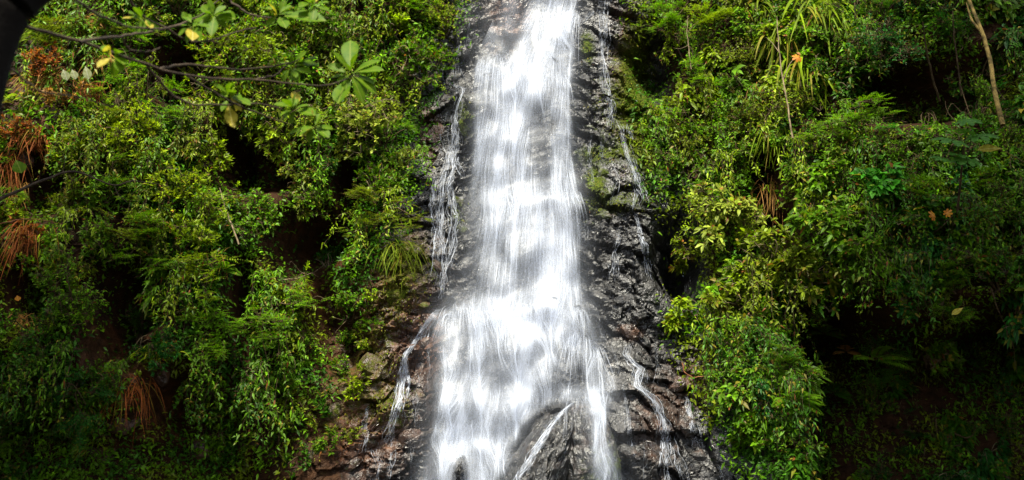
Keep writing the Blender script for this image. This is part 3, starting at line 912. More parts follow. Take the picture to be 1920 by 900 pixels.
def arc(A, B, k, sag, r):
    """n curved lines from A to B (n,3) bending by sag in z, a little wandering."""
    t = np.linspace(0, 1, k)[None, :, None]
    P = A[:, None] * (1 - t) + B[:, None] * t
    P[..., 2] += sag[:, None] * (4 * t[..., 0] * (1 - t[..., 0]))
    ln = np.linalg.norm(B - A, axis=1)[:, None, None]
    return P + np.sin(np.pi * t) * r.normal(size=(len(A), 1, 3)) * 0.10 * ln + np.sin(2 * np.pi * t) * r.normal(size=(len(A), 1, 3)) * 0.05 * ln


def tint(base, n, r, var=0.28, yellow=0.12):
    c = np.array(base)[None] * np.exp(r.normal(0, var, (n, 1)))
    y = (r.random((n, 1)) < yellow) * r.random((n, 1))
    c = c * (1 - y) + y * np.array([[0.22, 0.17, 0.02]])
    b = (r.random((n, 1)) < 0.03)
    return np.clip(np.where(b, np.array([[0.16, 0.06, 0.015]]), c), 0, 0.6)


TONES = {  # leaf colours
    'lime': (0.195, 0.270, 0.004), 'yellow green': (0.148, 0.222, 0.004), 'bright green': (0.090, 0.205, 0.004), 'pale green': (0.195, 0.245, 0.026),
    'mid green': (0.070, 0.155, 0.004), 'olive': (0.104, 0.145, 0.005), 'dark green': (0.032, 0.100, 0.004), 'deep green': (0.016, 0.085, 0.010),
    'emerald': (0.034, 0.160, 0.009), 'tan': (0.26, 0.13, 0.035), 'russet': (0.22, 0.065, 0.016), 'orange': (0.50, 0.20, 0.01),
}
SPECIES = {  # template, leaf length, width/length, leaves per tip, spread angle, droop, leaf material, twig material
    'narrow': (T_LANCE, 0.125, 0.30, 9, 0.95, 0.15, LEAF, TWIG),
    'round': (T_OVAL, 0.115, 0.46, 8, 1.05, 0.05, LEAF, TWIG_PALE),
    'broad': (T_ELLIP, 0.185, 0.40, 6, 1.15, 0.30, LEAF, TWIG_PALE),
    'small': (T_LANCE, 0.078, 0.45, 9, 1.1, 0.15, LEAF, TWIG),
    'feather': (T_TINY, 0.06, 0.34, 0, 0, 0, LEAF_SOFT, TWIG),
}


def rot_about(axis, v, ang):
    c, s = np.cos(ang)[:, None], np.sin(ang)[:, None]
    return v * c + np.cross(axis, v) * s + axis * (np.sum(axis * v, -1, keepdims=True)) * (1 - c)


def crown_tips(centre, rad, n, r, flat=0.0, front=0.55):
    nc = max(5, int(n ** 0.5 * 1.15))
    d = nrm(r.normal(size=(nc, 3)) + np.array([0, -front, 0.35]))
    cc = d * r.uniform(0.25, 1.12, (nc, 1))
    w = r.dirichlet(np.ones(nc) * 1.3); k = r.choice(nc, n, p=w)
    off = nrm(r.normal(size=(n, 3)) + np.array([0, -0.3, 0.25])) * r.uniform(0.08, 0.42, (n, 1)) * np.array([1, 1, 1 - flat])
    q = cc[k] + off
    return centre + q * rad, nrm(q * np.array([1, 1, 0.7]) + np.array([0, -0.35, 0.45])), cc * rad + centre, k


def spray_leaflets(b, P, D, N, length, pairs, ll, lw, col, r, taper=True):
    """Flat pinnate sprays: leaflets in pairs along each axis."""
    n = len(P)
    D = nrm(D); S = nrm(np.cross(D, N)); N = np.cross(S, D)
    for j in range(pairs):
        t = (j + 0.6) / pairs
        size = ll * ((1 - 0.72 * t ** 1.6) * (0.6 + 0.4 * min(1, t * 4)) if taper else 1)
        base = P + D * (t * length)[:, None] - np.array([0, 0, 1]) * (0.22 * t * t * length)[:, None]
        for sg in (-1, 1):
            dd = D * 0.55 + S * sg * 0.85 + r.normal(size=(n, 3)) * 0.10
            b.add(*leaves(T_TINY, base, dd, N + r.normal(size=(n, 3)) * 0.15, size * r.uniform(0.85, 1.15, n), size * lw, 0.15, tint(col, n, r, 0.2, 0.05)))


def shrub(name, cat, label, sp, px, py, rpx, rpy, tone, group=None, out=0.85, density=1.0, hang=0.0, seed=None, leafscale=1.0, bare=0.0):
    r = np.random.default_rng(seed if seed is not None else int((px + 400) * 7 + (py + 400) * 13))
    p = hit(px, py); p[1] = min(p[1], float(fine_y(p[0:1], p[2:3])[0]) + 0.1); sc = p[1] * KPX
    rx, rz = rpx * sc, rpy * sc
    ry = 0.5 * (rx + rz) * 0.6
    y = p[1] - ry * out
    centre = at(px, py, y)
    base = hit(px + r.uniform(-.2, .2) * rpx, py + rpy * (0.45 - hang))
    base[1] += 0.05
    root = empty(name, base)
    setp(root, label, cat, group)
    T, ll, ratio, per, ang, droop, lm, tm = SPECIES[sp]
    ll = ll * leafscale
    rad = np.array([rx, ry, rz])
    area = rx * rz
    col = TONES[tone]
    b, w = Batch(), Batch()
    if sp == 'feather':
        n = int((120 * area + 12) * density)
        tips, dirs, cc, k = crown_tips(centre, rad, n, r, flat=0.55)
        D = nrm(dirs * np.array([1, 1, 0.25]) + r.normal(size=(n, 3)) * np.array([.35, .35, .12]))
        N = nrm(np.array([0, -0.45, 1.0]) + r.normal(size=(n, 3)) * 0.2)
        Ls = r.uniform(0.26, 0.46, n) * leafscale
        spray_leaflets(b, tips, D, N, Ls, 8, ll * 1.25, 0.36, col, r)
        S = nrm(np.cross(D, N))
        for sg in (-1, 1):                     # side axes make each spray a fan
            D2 = nrm(D * 0.7 + S * sg * 0.7)
            spray_leaflets(b, tips + D * (0.25 * Ls)[:, None], D2, N, Ls * 0.62, 6, ll, 0.36, col, r)
        w.add(*tubes(np.stack([tips, tips + D * Ls[:, None] * 0.9 - np.array([0, 0, 0.16]) * Ls[:, None]], 1), np.tile([0.004, 0.002], (n, 1))))
    else:
        n = int((270 * area + 18) * density / leafscale ** 1.6)
        tips, dirs, cc, k = crown_tips(centre, rad, n, r)
        per_n = np.clip(r.poisson(per, n), 3, per + 5)
        idx = np.repeat(np.arange(n), per_n); m = len(idx)
        ax = dirs[idx]
        ref = nrm(np.cross(ax, r.normal(size=(m, 3))))
        a = ang * r.uniform(0.45, 1.25, m)
        D = nrm(ax * np.cos(a)[:, None] + ref * np.sin(a)[:, None] + np.array([0, -0.12, 0.10]))
        N = nrm(ax - D * np.sum(ax * D, -1, keepdims=True) + np.array([0, -0.25, 0.55]) + r.normal(size=(m, 3)) * 0.25)
        P = tips[idx] - ax * (r.uniform(0, 0.10, m) * (1 + hang))[:, None]
        size = ll * r.uniform(0.6, 1.25, m)
        tip_c = np.exp(r.normal(0, 0.22, (n, 1)))[idx]
        b.add(*leaves(T, P, D, N, size, size * ratio * r.uniform(0.8, 1.2, m), droop + hang * 0.5, np.clip(tint(col, m, r) * tip_c, 0, .5)))
    # limbs from the root to the clumps, twigs from clumps to the tips
    nc = len(cc)
    A = np.repeat(base[None], nc, 0) + r.normal(size=(nc, 3)) * 0.04
    limb = arc(A, cc, 7, 0.12 * rz * np.ones(nc), r)
    w.add(*tubes(limb, np.linspace(0.022, 0.009, 7)[None] * r.uniform(0.6, 1.1, (nc, 1)) * (0.7 + 0.5 * min(rx, 1.5)), 4))
    tw = arc(cc[k], tips, 4, 0.05 * np.ones(len(tips)), r)
    w.add(*tubes(tw, np.linspace(0.008, 0.0035, 4)[None] * np.ones((len(tips), 1)), 3))
    if bare:                                     # bare arching twigs standing out of the leaves
        nb = int(bare)
        q = centre + nrm(r.normal(size=(nb, 3)) + np.array([0, -0.9, 0.1])) * rad * r.uniform(0.7, 1.05, (nb, 1))
        s0 = cc[r.integers(0, nc, nb)]
        w.add(*tubes(arc(s0, q, 8, r.uniform(0.05, 0.22, nb), r), np.linspace(0.013, 0.004, 8)[None] * np.ones((nb, 1)), 4))
    w.build('branches', tm, root, base)['kind'] = 'stuff'
    b.build('foliage', lm, root, base)['kind'] = 'stuff'
    return root


def fern(label, px, py, rpx, tone, fronds=9, out=0.5, group=None, seed=1, tilt=0.2):
    r = np.random.default_rng(seed)
    p = hit(px, py); L0 = rpx * p[1] * KPX
    base = at(px, py + rpx * 0.15, p[1] - out * L0)
    root = empty('fern', base); setp(root, label, 'fern', group)
    for f in range(fronds):
        th = (f + r.uniform(-.3, .3)) / fronds * np.pi * 1.25 - 0.12 * np.pi
        d0 = nrm(np.array([math.cos(th), -0.55 * abs(math.sin(th)) - 0.25, 0.55 * math.sin(th) + tilt]))
        L = L0 * r.uniform(0.75, 1.1); k = 22
        t = np.linspace(0, 1, k)
        S = base + d0 * (t * L)[:, None] - np.array([0, 0, 1]) * (0.45 * t ** 2.2 * L)[:, None]
        b = Batch()
        V, F = tubes(S[None], np.linspace(0.007, 0.002, k)[None], 3)
        b.add(V, F, np.tile([0.08, 0.06, 0.02], (len(V), 1)))
        tan = nrm(np.gradient(S, axis=0)); side = nrm(np.cross(tan, np.array([0, -0.5, 1.0])))
        nn = np.cross(side, tan)
        sz = L * 0.30 * np.sin(np.pi * np.clip(0.14 + 0.86 * t, 0, 1)) ** 0.8
        for sg in (-1, 1):
            b.add(*leaves(T_LANCE, S[2:], (tan * 0.4 + side * sg)[2:], nn[2:] + r.normal(size=(k - 2, 3)) * 0.1, sz[2:], sz[2:] * 0.22 + 0.006, 0.18, tint(TONES[tone], k - 2, r, 0.15, 0.04)))
        b.build('frond', LEAF_SOFT, root, base)
    return root


def tuft(name, cat, label, px, py, rpx, tone, n=60, out=0.25, hang=0.6, width=0.016, seed=2, group=None, rx=1.0):
    r = np.random.default_rng(seed)
    p = hit(px, py); L0 = rpx * p[1] * KPX
    base = at(px, py, p[1] - out * 0.5)
    root = empty(name, base); setp(root, label, cat, group)
    k = 7; t = np.linspace(0, 1, k)[None, :, None]
    B0 = base + r.normal(size=(n, 3)) * np.array([0.30 * rx, 0.06, 0.18]) * L0
    d = nrm(r.normal(size=(n, 3)) * np.array([1.0 * rx, 0.5, 0.4]) + np.array([0, -0.6, 0.9 - hang]))
    L = L0 * r.uniform(0.6, 1.2, (n, 1, 1))
    P = B0[:, None] + d[:, None] * t * L * 0.8
    P[..., 2] -= (t[..., 0] ** 2 * L[..., 0] * (0.35 + hang * 0.8))
    tan = np.gradient(P, axis=1); side = nrm(np.cross(tan, np.array([0, -1.0, 0.3]) + 0.4 * r.normal(size=(n, 1, 3))))
    W = width * np.sin(np.pi * np.clip(0.12 + t * 0.86, 0, 1)) * r.uniform(0.6, 1.3, (n, 1, 1))
    V = np.stack([P - side * W, P + side * W], 2).reshape(-1, 3)
    i = (np.arange(n)[:, None] * k + np.arange(k - 1)[None]).ravel() * 2
    F = np.stack([i, i + 1, i + 3, i + 2], -1)
    C = np.repeat(tint(TONES[tone], n, r, 0.25, 0.2), k * 2, 0)
    mesh_obj('blades', V, F, LEAF_SOFT, root, base, C)['kind'] = 'stuff'
    root['kind'] = 'thing'
    return root


LANDMARKS = []


def S(sp, px, py, rx, ry, tone, label, name='shrub', cat='shrub', short=None, **kw):
    shrub(name, cat, label, sp, px, py, rx, ry, tone, **kw)
    PLACED.append((px, py, rx, ry))
    if short: LANDMARKS.append((px, py, short))


PLACED = []
# ---- left wall
S('narrow', 270, 255, 85, 62, 'lime', 'sunlit lime green shrub with starry leaf whorls on the upper left wall', short='the sunlit lime shrub')
S('narrow', 165, 285, 80, 60, 'lime', 'lime green shrub of narrow leaves beside the red brown dry patch', short='the dry red patch')
S('narrow', 385, 305, 55, 62, 'yellow green', 'yellow green shrub leaning over the black hollow on the left wall')
S('narrow', 330, 375, 85, 62, 'lime', 'widest bright yellow green shrub, hanging in the middle of the left wall', short='the widest bright shrub')
S('narrow', 325, 455, 75, 60, 'yellow green', 'yellow green shrub hanging directly under the widest bright shrub')
S('narrow', 190, 375, 70, 60, 'mid green', 'mid green narrow-leaved shrub under the lime shrub by the dry patch')
S('narrow', 35, 400, 50, 32, 'yellow green', 'yellow grassy shrub above the hanging red roots at the left edge', short='the hanging red roots')
S('small', 95, 525, 75, 60, 'mid green', 'small-leaved shrub just right of the hanging red roots')
S('small', 140, 600, 62, 95, 'bright green', 'tall bright green shrub cascading at the far left beside the black hollow', hang=0.4, short='the cascading left shrub')
S('small', 70, 640, 60, 70, 'dark green', 'dark shrub at the left edge behind the cascading green shrub')
S('feather', 375, 560, 50, 100, 'yellow green', 'yellow green hanging column of fine leaves left of centre on the wall', hang=0.6, short='the hanging fine-leaved column')
S('feather', 505, 600, 66, 85, 'bright green', 'layered feathery green bush hanging over bare brown rock', hang=0.3, short='the layered feathery bush')
S('narrow', 515, 738, 36, 34, 'bright green', 'small round bright bush alone on the brown rock below the feathery bush', short='the lone round bush')
S('small', 655, 585, 62, 44, 'bright green', 'compact leafy bush on the rock edge left of the lower stream', short='the compact edge bush')
S('small', 655, 640, 40, 36, 'mid green', 'small bush tucked beneath the compact edge bush')
S('narrow', 668, 725, 26, 44, 'yellow green', 'thin yellow green plant clinging to reddish rock left of the lower stream')
S('round', 618, 492, 44, 30, 'emerald', 'glossy round-leaved sprig held out on a pale bare twig', bare=5, short='the glossy round-leaved sprig')
S('feather', 720, 410, 78, 66, 'olive', 'olive feathery bush spilling over the rock left of the braided stream', hang=0.5, short='the olive feathery bush')
S('round', 700, 230, 88, 66, 'pale green', 'pale round-leaved shrub with arching grey twigs left of the falls', bare=14, short='the pale arching shrub')
S('round', 770, 120, 86, 60, 'mid green', 'dense round-leaved shrub overhanging the top left of the fall', bare=5, short='the dense overhanging shrub')
S('small', 835, 45, 62, 62, 'yellow green', 'yellow green shrub at the very top left edge of the fall', short='the topmost shrub by the fall')
S('round', 745, 300, 40, 36, 'pale green', 'little pale leaf cluster dangling below the arching grey twigs', bare=3)
S('small', 585, 365, 66, 42, 'bright green', 'loose bright green spray above the dark red hollow')
S('small', 500, 390, 60, 52, 'bright green', 'loose green shrub between the black hollow and the olive feathery bush')
S('small', 450, 450, 50, 40, 'mid green', 'thin leafy shrub behind the slanting bare stick')
S('narrow', 430, 100, 96, 66, 'yellow green', 'broad dense shrub near the top left, behind the overhanging branches', short='the broad shrub behind the branches')
S('round', 525, 160, 72, 62, 'mid green', 'round-leaved shrub behind the large foreground leaves')
S('round', 620, 60, 88, 62, 'mid green', 'large mid green shrub at the top between the branches and the fall', short='the large top shrub')
S('narrow', 520, 40, 76, 52, 'bright green', 'bright shrub at the top edge behind the foreground leaf cluster')
S('small', 600, 300, 52, 40, 'dark green', 'dark green shrub just under the foreground leaf clusters')
S('small', 190, 720, 62, 56, 'dark green', 'dim shrub on the dark earth at lower left')
S('narrow', 90, 720, 62, 40, 'deep green', 'shaded narrow-leaved shrub near the bottom left corner', short='the bottom left corner')
S('small', 385, 735, 62, 52, 'mid green', 'shaded shrub just left of the lone round bush')
S('feather', 385, 640, 42, 52, 'bright green', 'fine-leaved bush at the foot of the hanging column')
# ---- right wall
S('feather', 1255, 50, 70, 56, 'bright green', 'feathery green bush at the top just right of the rock face', short='the top feathery bush')
S('feather', 1335, 60, 66, 60, 'yellow green', 'yellow green feathery bush at the top, second from the rock face')
S('feather', 1325, 160, 66, 44, 'bright green', 'bright feathery bush below the dark hollow on the upper right', short='the dark upper hollow')
S('small', 1245, 205, 44, 36, 'yellow green', 'small leafy bush reaching over the mossy rock on the right', short='the mossy right rock')
S('small', 1305, 245, 60, 48, 'bright green', 'green bush between the mossy right rock and the pale thin trunk')
S('small', 1255, 310, 50, 40, 'mid green', 'bush leaning toward the slanting trickle on the right', bare=4)
S('small', 1400, 110, 66, 62, 'olive', 'olive bush beside the pale thin trunk at the upper right', short='the pale thin trunk')
S('small', 1405, 215, 62, 54, 'olive', 'olive bush crossed by the pale thin trunk')
S('small', 1395, 290, 66, 44, 'mid green', 'mid green bush at the foot of the pale thin trunk')
S('broad', 1355, 405, 88, 56, 'pale green', 'pale yellowish broad-leaved bush jutting toward the fall', bare=8, short='the pale broad-leaved bush')
S('broad', 1300, 470, 40, 40, 'olive', 'small drooping bush just above the dark rock right of the fall', bare=4)
S('broad', 1440, 480, 66, 52, 'olive', 'drooping bush with bare reddish twigs right of the pale broad-leaved bush', bare=10)
S('broad', 1285, 590, 50, 34, 'yellow green', 'branch of yellowish leaves reaching out over the dark lower rock', bare=5, short='the reaching yellowish branch')
S('broad', 1370, 570, 66, 54, 'olive', 'leafy bush behind the reaching yellowish branch', bare=6)
S('small', 1390, 650, 72, 60, 'bright green', 'hanging green bush in the middle of the lower right wall', hang=0.4, short='the hanging lower right bush')
S('broad', 1400, 740, 66, 54, 'mid green', 'drooping green bush under the hanging lower right bush', hang=0.4)
S('broad', 1405, 815, 50, 36, 'mid green', 'lowest leafy bush hanging above the black bottom right corner', short='the black bottom right corner')
S('feather', 1610, 225, 92, 50, 'bright green', 'bright flat-layered feathery tree in the middle of the right wall', name='feathery_tree', cat='tree', short='the bright feathery tree')
S('feather', 1700, 250, 52, 32, 'emerald', 'emerald feathery tree beside the hand-shaped leaves', name='feathery_tree', cat='tree')
S('feather', 1560, 265, 50, 36, 'bright green', 'lower left feathery tree of the bright layered group', name='feathery_tree', cat='tree')
S('small', 1670, 90, 105, 66, 'deep green', 'dark glossy shrub in the shade at the upper right', short='the dark glossy upper shrub')
S('small', 1580, 120, 62, 50, 'dark green', 'dark shrub right of the hanging strap leaves')
S('broad', 1560, 330, 66, 46, 'mid green', 'broad-leaved bush under the bright feathery tree')
S('broad', 1650, 360, 92, 52, 'emerald', 'large emerald broad-leaved bush filling the right wall', leafscale=1.5, short='the large emerald bush')
S('broad', 1590, 420, 82, 50, 'mid green', 'broad-leaved bush below the large emerald bush', leafscale=1.2)
S('broad', 1740, 420, 82, 52, 'dark green', 'dark broad-leaved bush around the orange dead leaves', short='the orange dead leaves')
S('small', 1850, 400, 82, 66, 'mid green', 'shaded bush at the right edge below the hand-shaped leaves', short='the hand-shaped leaves')
S('small', 1820, 170, 66, 40, 'dark green', 'dim bush around the foot of the mossy leaning trunk', short='the mossy leaning trunk')
S('broad', 1525, 500, 76, 46, 'olive', 'low drooping bush on the brow of the black recess')
S('broad', 1640, 490, 82, 36, 'mid green', 'broad-leaved fringe hanging over the black recess', short='the black recess')
S('small', 1780, 500, 82, 40, 'mid green', 'leafy fringe over the right end of the black recess')
S('small', 1880, 520, 62, 62, 'dark green', 'thin dark bush hanging at the right edge of the picture')
S('small', 1480, 590, 62, 50, 'mid green', 'hanging small-leaved bush at the left lip of the black recess', hang=0.4)
S('feather', 1480, 690, 52, 44, 'mid green', 'fine-leaved plant above the bright fern')
S('small', 1560, 280, 60, 44, 'mid green', 'small-leaved shrub behind the lower left feathery tree')
S('small', 1500, 200, 52, 60, 'olive', 'olive shrub hanging below the strap leaves', hang=0.5)

# ---- ferns, tufts
fern('bright green fern spreading low on the right wall', 1490, 745, 62, 'bright green', 8, 0.9, seed=3)
fern('long arching fern frond in the dark recess', 1640, 665, 66, 'mid green', 4, 2.0, seed=5)
fern('pale brown dying fern at the lip of the dark recess', 1585, 655, 34, 'tan', 6, 1.8, seed=7)
fern('small fern under the hanging small-leaved bush at the recess lip', 1545, 620, 44, 'mid green', 6, 1.6, seed=9)
fern('dim fern among dark leaves below the bright fern', 1560, 730, 44, 'dark green', 6, 1.6, seed=11)
fern('fern hanging below the fine-leaved column on the left wall', 420, 500, 40, 'mid green', 6, 0.6, seed=13)
fern('small fern at the far right beneath the fringe', 1700, 540, 50, 'dark green', 6, 1.0, seed=15)
tuft('grass_tuft', 'grass', 'spiky grass tuft on the dark earth left of the layered bush', 290, 660, 42, 'yellow green', 60, hang=0.3, seed=3)
tuft('strap_leaf_plant', 'plant', 'long hanging strap leaves high on the right wall, nearest the pale thin trunk', 1475, 60, 78, 'olive', 70, hang=0.9, width=0.03, seed=4)
tuft('strap_leaf_plant', 'plant', 'hanging strap leaves around the orange dead leaf', 1515, 120, 74, 'yellow green', 60, hang=0.9, width=0.03, seed=5)
tuft('strap_leaf_plant', 'plant', 'strap leaves hanging from the very top of the right wall', 1545, 10, 74, 'yellow green', 60, hang=0.9, width=0.028, seed=6)
tuft('strap_leaf_plant', 'plant', 'strap leaves at the top beside the second feathery bush', 1420, 15, 64, 'olive', 50, hang=0.9, width=0.026, seed=8)
tuft('dry_grass', 'grass', 'dry tan grass hanging in the upper left corner behind the trunk', 110, 60, 66, 'yellow green', 110, hang=0.5, seed=9, rx=1.4)
tuft('dry_grass', 'grass', 'russet dry grass curtain in the red patch on the left', 95, 140, 62, 'tan', 90, hang=0.8, seed=10, rx=1.2)
tuft('dry_grass', 'grass', 'russet hanging roots and dead grass at the left edge', 50, 430, 60, 'russet', 120, hang=1.0, width=0.008, seed=11, rx=0.8)
tuft('dry_grass', 'grass', 'dead russet grass in the middle of the red patch', 60, 250, 56, 'russet', 90, hang=0.8, width=0.010, seed=12, rx=1.2)
tuft('dry_grass', 'grass', 'brown dead stems low at the left edge of the wall', 40, 600, 50, 'tan', 60, hang=0.9, width=0.008, seed=14)
tuft('grass_tuft', 'grass', 'fine green grass hanging beneath the olive feathery bush', 740, 465, 50, 'olive', 90, hang=0.9, width=0.009, seed=15, rx=1.4)
tuft('grass_tuft', 'grass', 'yellow green hanging grass between the right wall bushes', 1455, 240, 60, 'yellow green', 60, hang=0.9, seed=16)
tuft('grass_tuft', 'grass', 'brown hanging grass left of the dark central gap of the right wall', 1450, 350, 56, 'tan', 50, hang=1.0, width=0.01, seed=17)

tuft('dry_grass', 'grass', 'tan dead grass just right of the corner trunk, top of the red patch', 160, 40, 52, 'tan', 80, hang=0.5, seed=21, rx=1.2)
tuft('dry_grass', 'grass', 'pinkish dead stems beside the three pale hanging leaves', 165, 165, 50, 'russet', 70, hang=0.9, width=0.010, seed=22)
tuft('dry_grass', 'grass', 'brown dead grass under the heart-shaped pale leaf', 20, 345, 50, 'tan', 70, hang=0.9, width=0.010, seed=23)
tuft('strap_leaf_plant', 'plant', 'green strap leaves in the red patch left of the pale hanging leaves', 40, 180, 60, 'yellow green', 26, hang=0.3, width=0.03, seed=24)
S('small', 1505, 650, 48, 40, 'mid green', 'dim small-leaved bush between the bright fern and the recess lip', hang=0.3)
S('small', 1470, 790, 48, 40, 'dark green', 'dim bush below the bright fern on the lower right wall', hang=0.3)
S('feather', 1520, 560, 52, 36, 'mid green', 'fine-leaved plant hanging at the left end of the recess brow', hang=0.3)

S('narrow', 70, 120, 66, 52, 'russet', 'dry reddish brown shrub in the upper left patch below the corner trunk', name='dry_shrub', density=0.7)
S('narrow', 130, 190, 52, 44, 'tan', 'withered tan shrub under the three pale hanging leaves', name='dry_shrub', density=0.6)
S('narrow', 35, 250, 56, 46, 'russet', 'dry reddish shrub at the left edge above the dark crooked branch', name='dry_shrub', density=0.6)
S('narrow', 45, 445, 42, 40, 'russet', 'withered rusty shrub among the hanging red roots', name='dry_shrub', density=0.7)

S('small', 585, 660, 36, 44, 'mid green', 'thin hanging plant on the red brown rock below the compact edge bush', hang=0.5, density=0.7)
S('narrow', 600, 760, 34, 34, 'dark green', 'sparse dim plant low on the bare red brown bank', density=0.6)  # dark leaf tones on this bank put its shade into the colour
S('small', 530, 830, 44, 36, 'dark green', 'dark weedy clump on the bare bank below the lone round bush', density=0.7)
S('small', 450, 700, 44, 50, 'dark green', 'dark hanging plant just left of the lone round bush', hang=0.5, density=0.8)
S('feather', 575, 570, 36, 44, 'mid green', 'little feathery plant between the layered bush and the compact edge bush', hang=0.4, density=0.8)
S('small', 660, 820, 30, 26, 'olive', 'small weed on the rubble near the faint lower left trickle', density=0.6)
S('small', 700, 560, 26, 30, 'yellow green', 'small weed on the orange mossy rock left of the arching stream', density=0.6)

S('small', 560, 790, 34, 32, 'olive', 'straggling olive weed in the middle of the bare red brown bank', density=0.8, hang=0.3)
S('small', 640, 700, 34, 32, 'mid green', 'leafy weed hanging over the red brown rock beside the thin yellow plant', density=0.8, hang=0.3)
S('feather', 490, 770, 34, 32, 'mid green', 'feathery weed on the dark earth below the lone round bush', density=0.8, hang=0.3)
S('narrow', 620, 830, 34, 32, 'mid green', 'small bright-tipped weed near the foot of the bare bank', density=0.8, hang=0.3)
S('small', 570, 870, 34, 32, 'dark green', 'dark weed at the bottom edge of the bare bank', density=0.8, hang=0.3)
S('small', 690, 640, 34, 32, 'yellow green', 'yellowish weed on the rock just left of the arching stream', density=0.8, hang=0.3)
S('small', 420, 850, 34, 32, 'dark green', 'dark weed patch at the bottom, left of the bare bank', density=0.8, hang=0.3)

S('small', 1665, 228, 58, 34, 'dark green', 'dark shrub on the lip just right of the bright feathery tree', density=1.2, out=1.1)
S('small', 1735, 236, 50, 32, 'mid green', 'mid green shrub on the lip behind the hand-shaped leaves', density=1.2, out=1.1)
tuft('dry_grass', 'grass', 'rusty dead roots hanging in the shade at lower left, beside the grass tuft', 250, 720, 56, 'russet', 70, hang=1.0, width=0.008, seed=31)
tuft('dry_grass', 'grass', 'thin tan dead stems hanging left of the black central hollow', 395, 470, 44, 'tan', 30, hang=1.0, width=0.007, seed=32)
tuft('dry_grass', 'grass', 'long rusty roots hanging down the far left edge below the dry reddish shrub', 10, 300, 62, 'russet', 70, hang=1.0, width=0.008, seed=33)
tuft('dry_grass', 'grass', 'tan dead grass behind the first bend of the long branch', 190, 110, 50, 'tan', 60, hang=0.8, width=0.010, seed=34)
tuft('dry_grass', 'grass', 'brown dead stems hanging in the upper right wall beside the olive bush', 1430, 170, 52, 'tan', 36, hang=1.0, width=0.007, seed=35)

# ---- fillers: the rest of the growth between the plants told apart above
def veg_limits(py):
    l = np.interp(py, [0, 100, 150, 250, 350, 480, 560, 700, 900], [860, 820, 790, 770, 750, 690, 640, 510, 400])
    r = np.interp(py, [0, 100, 250, 350, 450, 560, 650, 800, 900], [1210, 1240, 1230, 1260, 1310, 1300, 1310, 1370, 1440])
    return l, r


def filler_ok(x, y):
    l, r_ = veg_limits(y)
    if l - 20 < x < r_ + 30: return False
    for hx, hy, rx, ry, d in HOLLOWS:
        if ((x - hx) / rx) ** 2 + ((y - hy) / ry) ** 2 < 1.0: return False
    if x > 1480 and y > 570: return RNG.random() < (0.5 if y > 640 else 0)
    if x < 190 and y < 230: return RNG.random() < 0.1
    if x < 110 and 390 < y < 490: return False
    if x < 700 and y > 660: return RNG.random() < (0.18 if 200 < x < 400 else 0.5 if x < 450 else 0.22)
    for (a, b, rx, ry) in PLACED:
        if ((x - a) / rx) ** 2 + ((y - b) / ry) ** 2 < 0.34: return False
    return True


TN = ['mid green', 'dark green', 'olive', 'bright green', 'yellow green', 'deep green']
used = {}
NOUN = {'narrow': 'narrow-leaved shrub', 'round': 'round-leaved shrub', 'small': 'small-leaved shrub', 'feather': 'feathery shrub', 'broad': 'broad-leaved shrub'}


def place_words(x, y, skip=0):
    o = sorted(LANDMARKS, key=lambda q: (q[0] - x) ** 2 + 1.3 * (q[1] - y) ** 2)[skip]
    dx, dy = x - o[0], y - o[1]
    if abs(dx) > abs(dy) * 1.2: w = 'just left of' if dx < 0 else 'just right of'
    else: w = 'just above' if dy < 0 else 'just below'
    return w, o[2]


FILL = []
for gy in np.arange(-30, 930, 52):
    for gx in np.arange(-130, 2070, 60):
        x = gx + RNG.uniform(-24, 24) + (30 if int(gy / 52) % 2 else 0); y = gy + RNG.uniform(-18, 18)
        if filler_ok(x, y): FILL.append((x, y))
PROTO = {}
for (x, y) in FILL:
    lft = x < 960
    dim = (x > 1560 or y > 620)  # darker leaf tones towards the right and bottom paint in shade
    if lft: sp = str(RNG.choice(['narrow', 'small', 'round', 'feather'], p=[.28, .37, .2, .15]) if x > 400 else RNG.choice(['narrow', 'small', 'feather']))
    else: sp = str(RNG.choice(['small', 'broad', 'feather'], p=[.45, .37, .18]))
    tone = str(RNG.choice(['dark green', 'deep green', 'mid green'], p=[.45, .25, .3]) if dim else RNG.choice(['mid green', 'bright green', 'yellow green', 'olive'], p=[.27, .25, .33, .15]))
    rr = RNG.uniform(40, 66)
    for sk in range(14):
        w, lm = place_words(x, y, sk)
        lab = f'{tone} {NOUN[sp]} {w} {lm}'
        if lab not in used: break
    used[lab] = 1
    key = (sp, tone, int(RNG.integers(0, 2)))
    grp = 'shrubs filling the gaps on the gorge walls'
    if key not in PROTO:
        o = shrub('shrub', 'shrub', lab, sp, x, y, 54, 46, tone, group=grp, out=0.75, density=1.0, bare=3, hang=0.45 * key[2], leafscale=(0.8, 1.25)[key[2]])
        h0 = hit(x, y); h0[1] = min(h0[1], float(fine_y(h0[0:1], h0[2:3])[0]) + 0.1)
        PROTO[key] = (o, np.array(o.location[:]) - h0)
        continue
    src, offs = PROTO[key]
    h0 = hit(x, y); h0[1] = min(h0[1], float(fine_y(h0[0:1], h0[2:3])[0]) + 0.1)
    s_ = rr / 54.0 * RNG.uniform(0.92, 1.08); mir = float(RNG.choice([-1, 1])); rz = RNG.uniform(-0.5, 0.5)
    o = src.copy(); COL.objects.link(o)
    o['label'] = lab
    o.scale = (mir * s_ * RNG.uniform(0.75, 1.1), s_ * 0.9, s_ * RNG.uniform(0.85, 1.55)); o.rotation_euler = (RNG.uniform(-.2, .2), RNG.uniform(-.35, .35), rz)
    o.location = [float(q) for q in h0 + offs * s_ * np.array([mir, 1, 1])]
    for ch in list(src.children):
        c = ch.copy(); COL.objects.link(c); c.parent = o


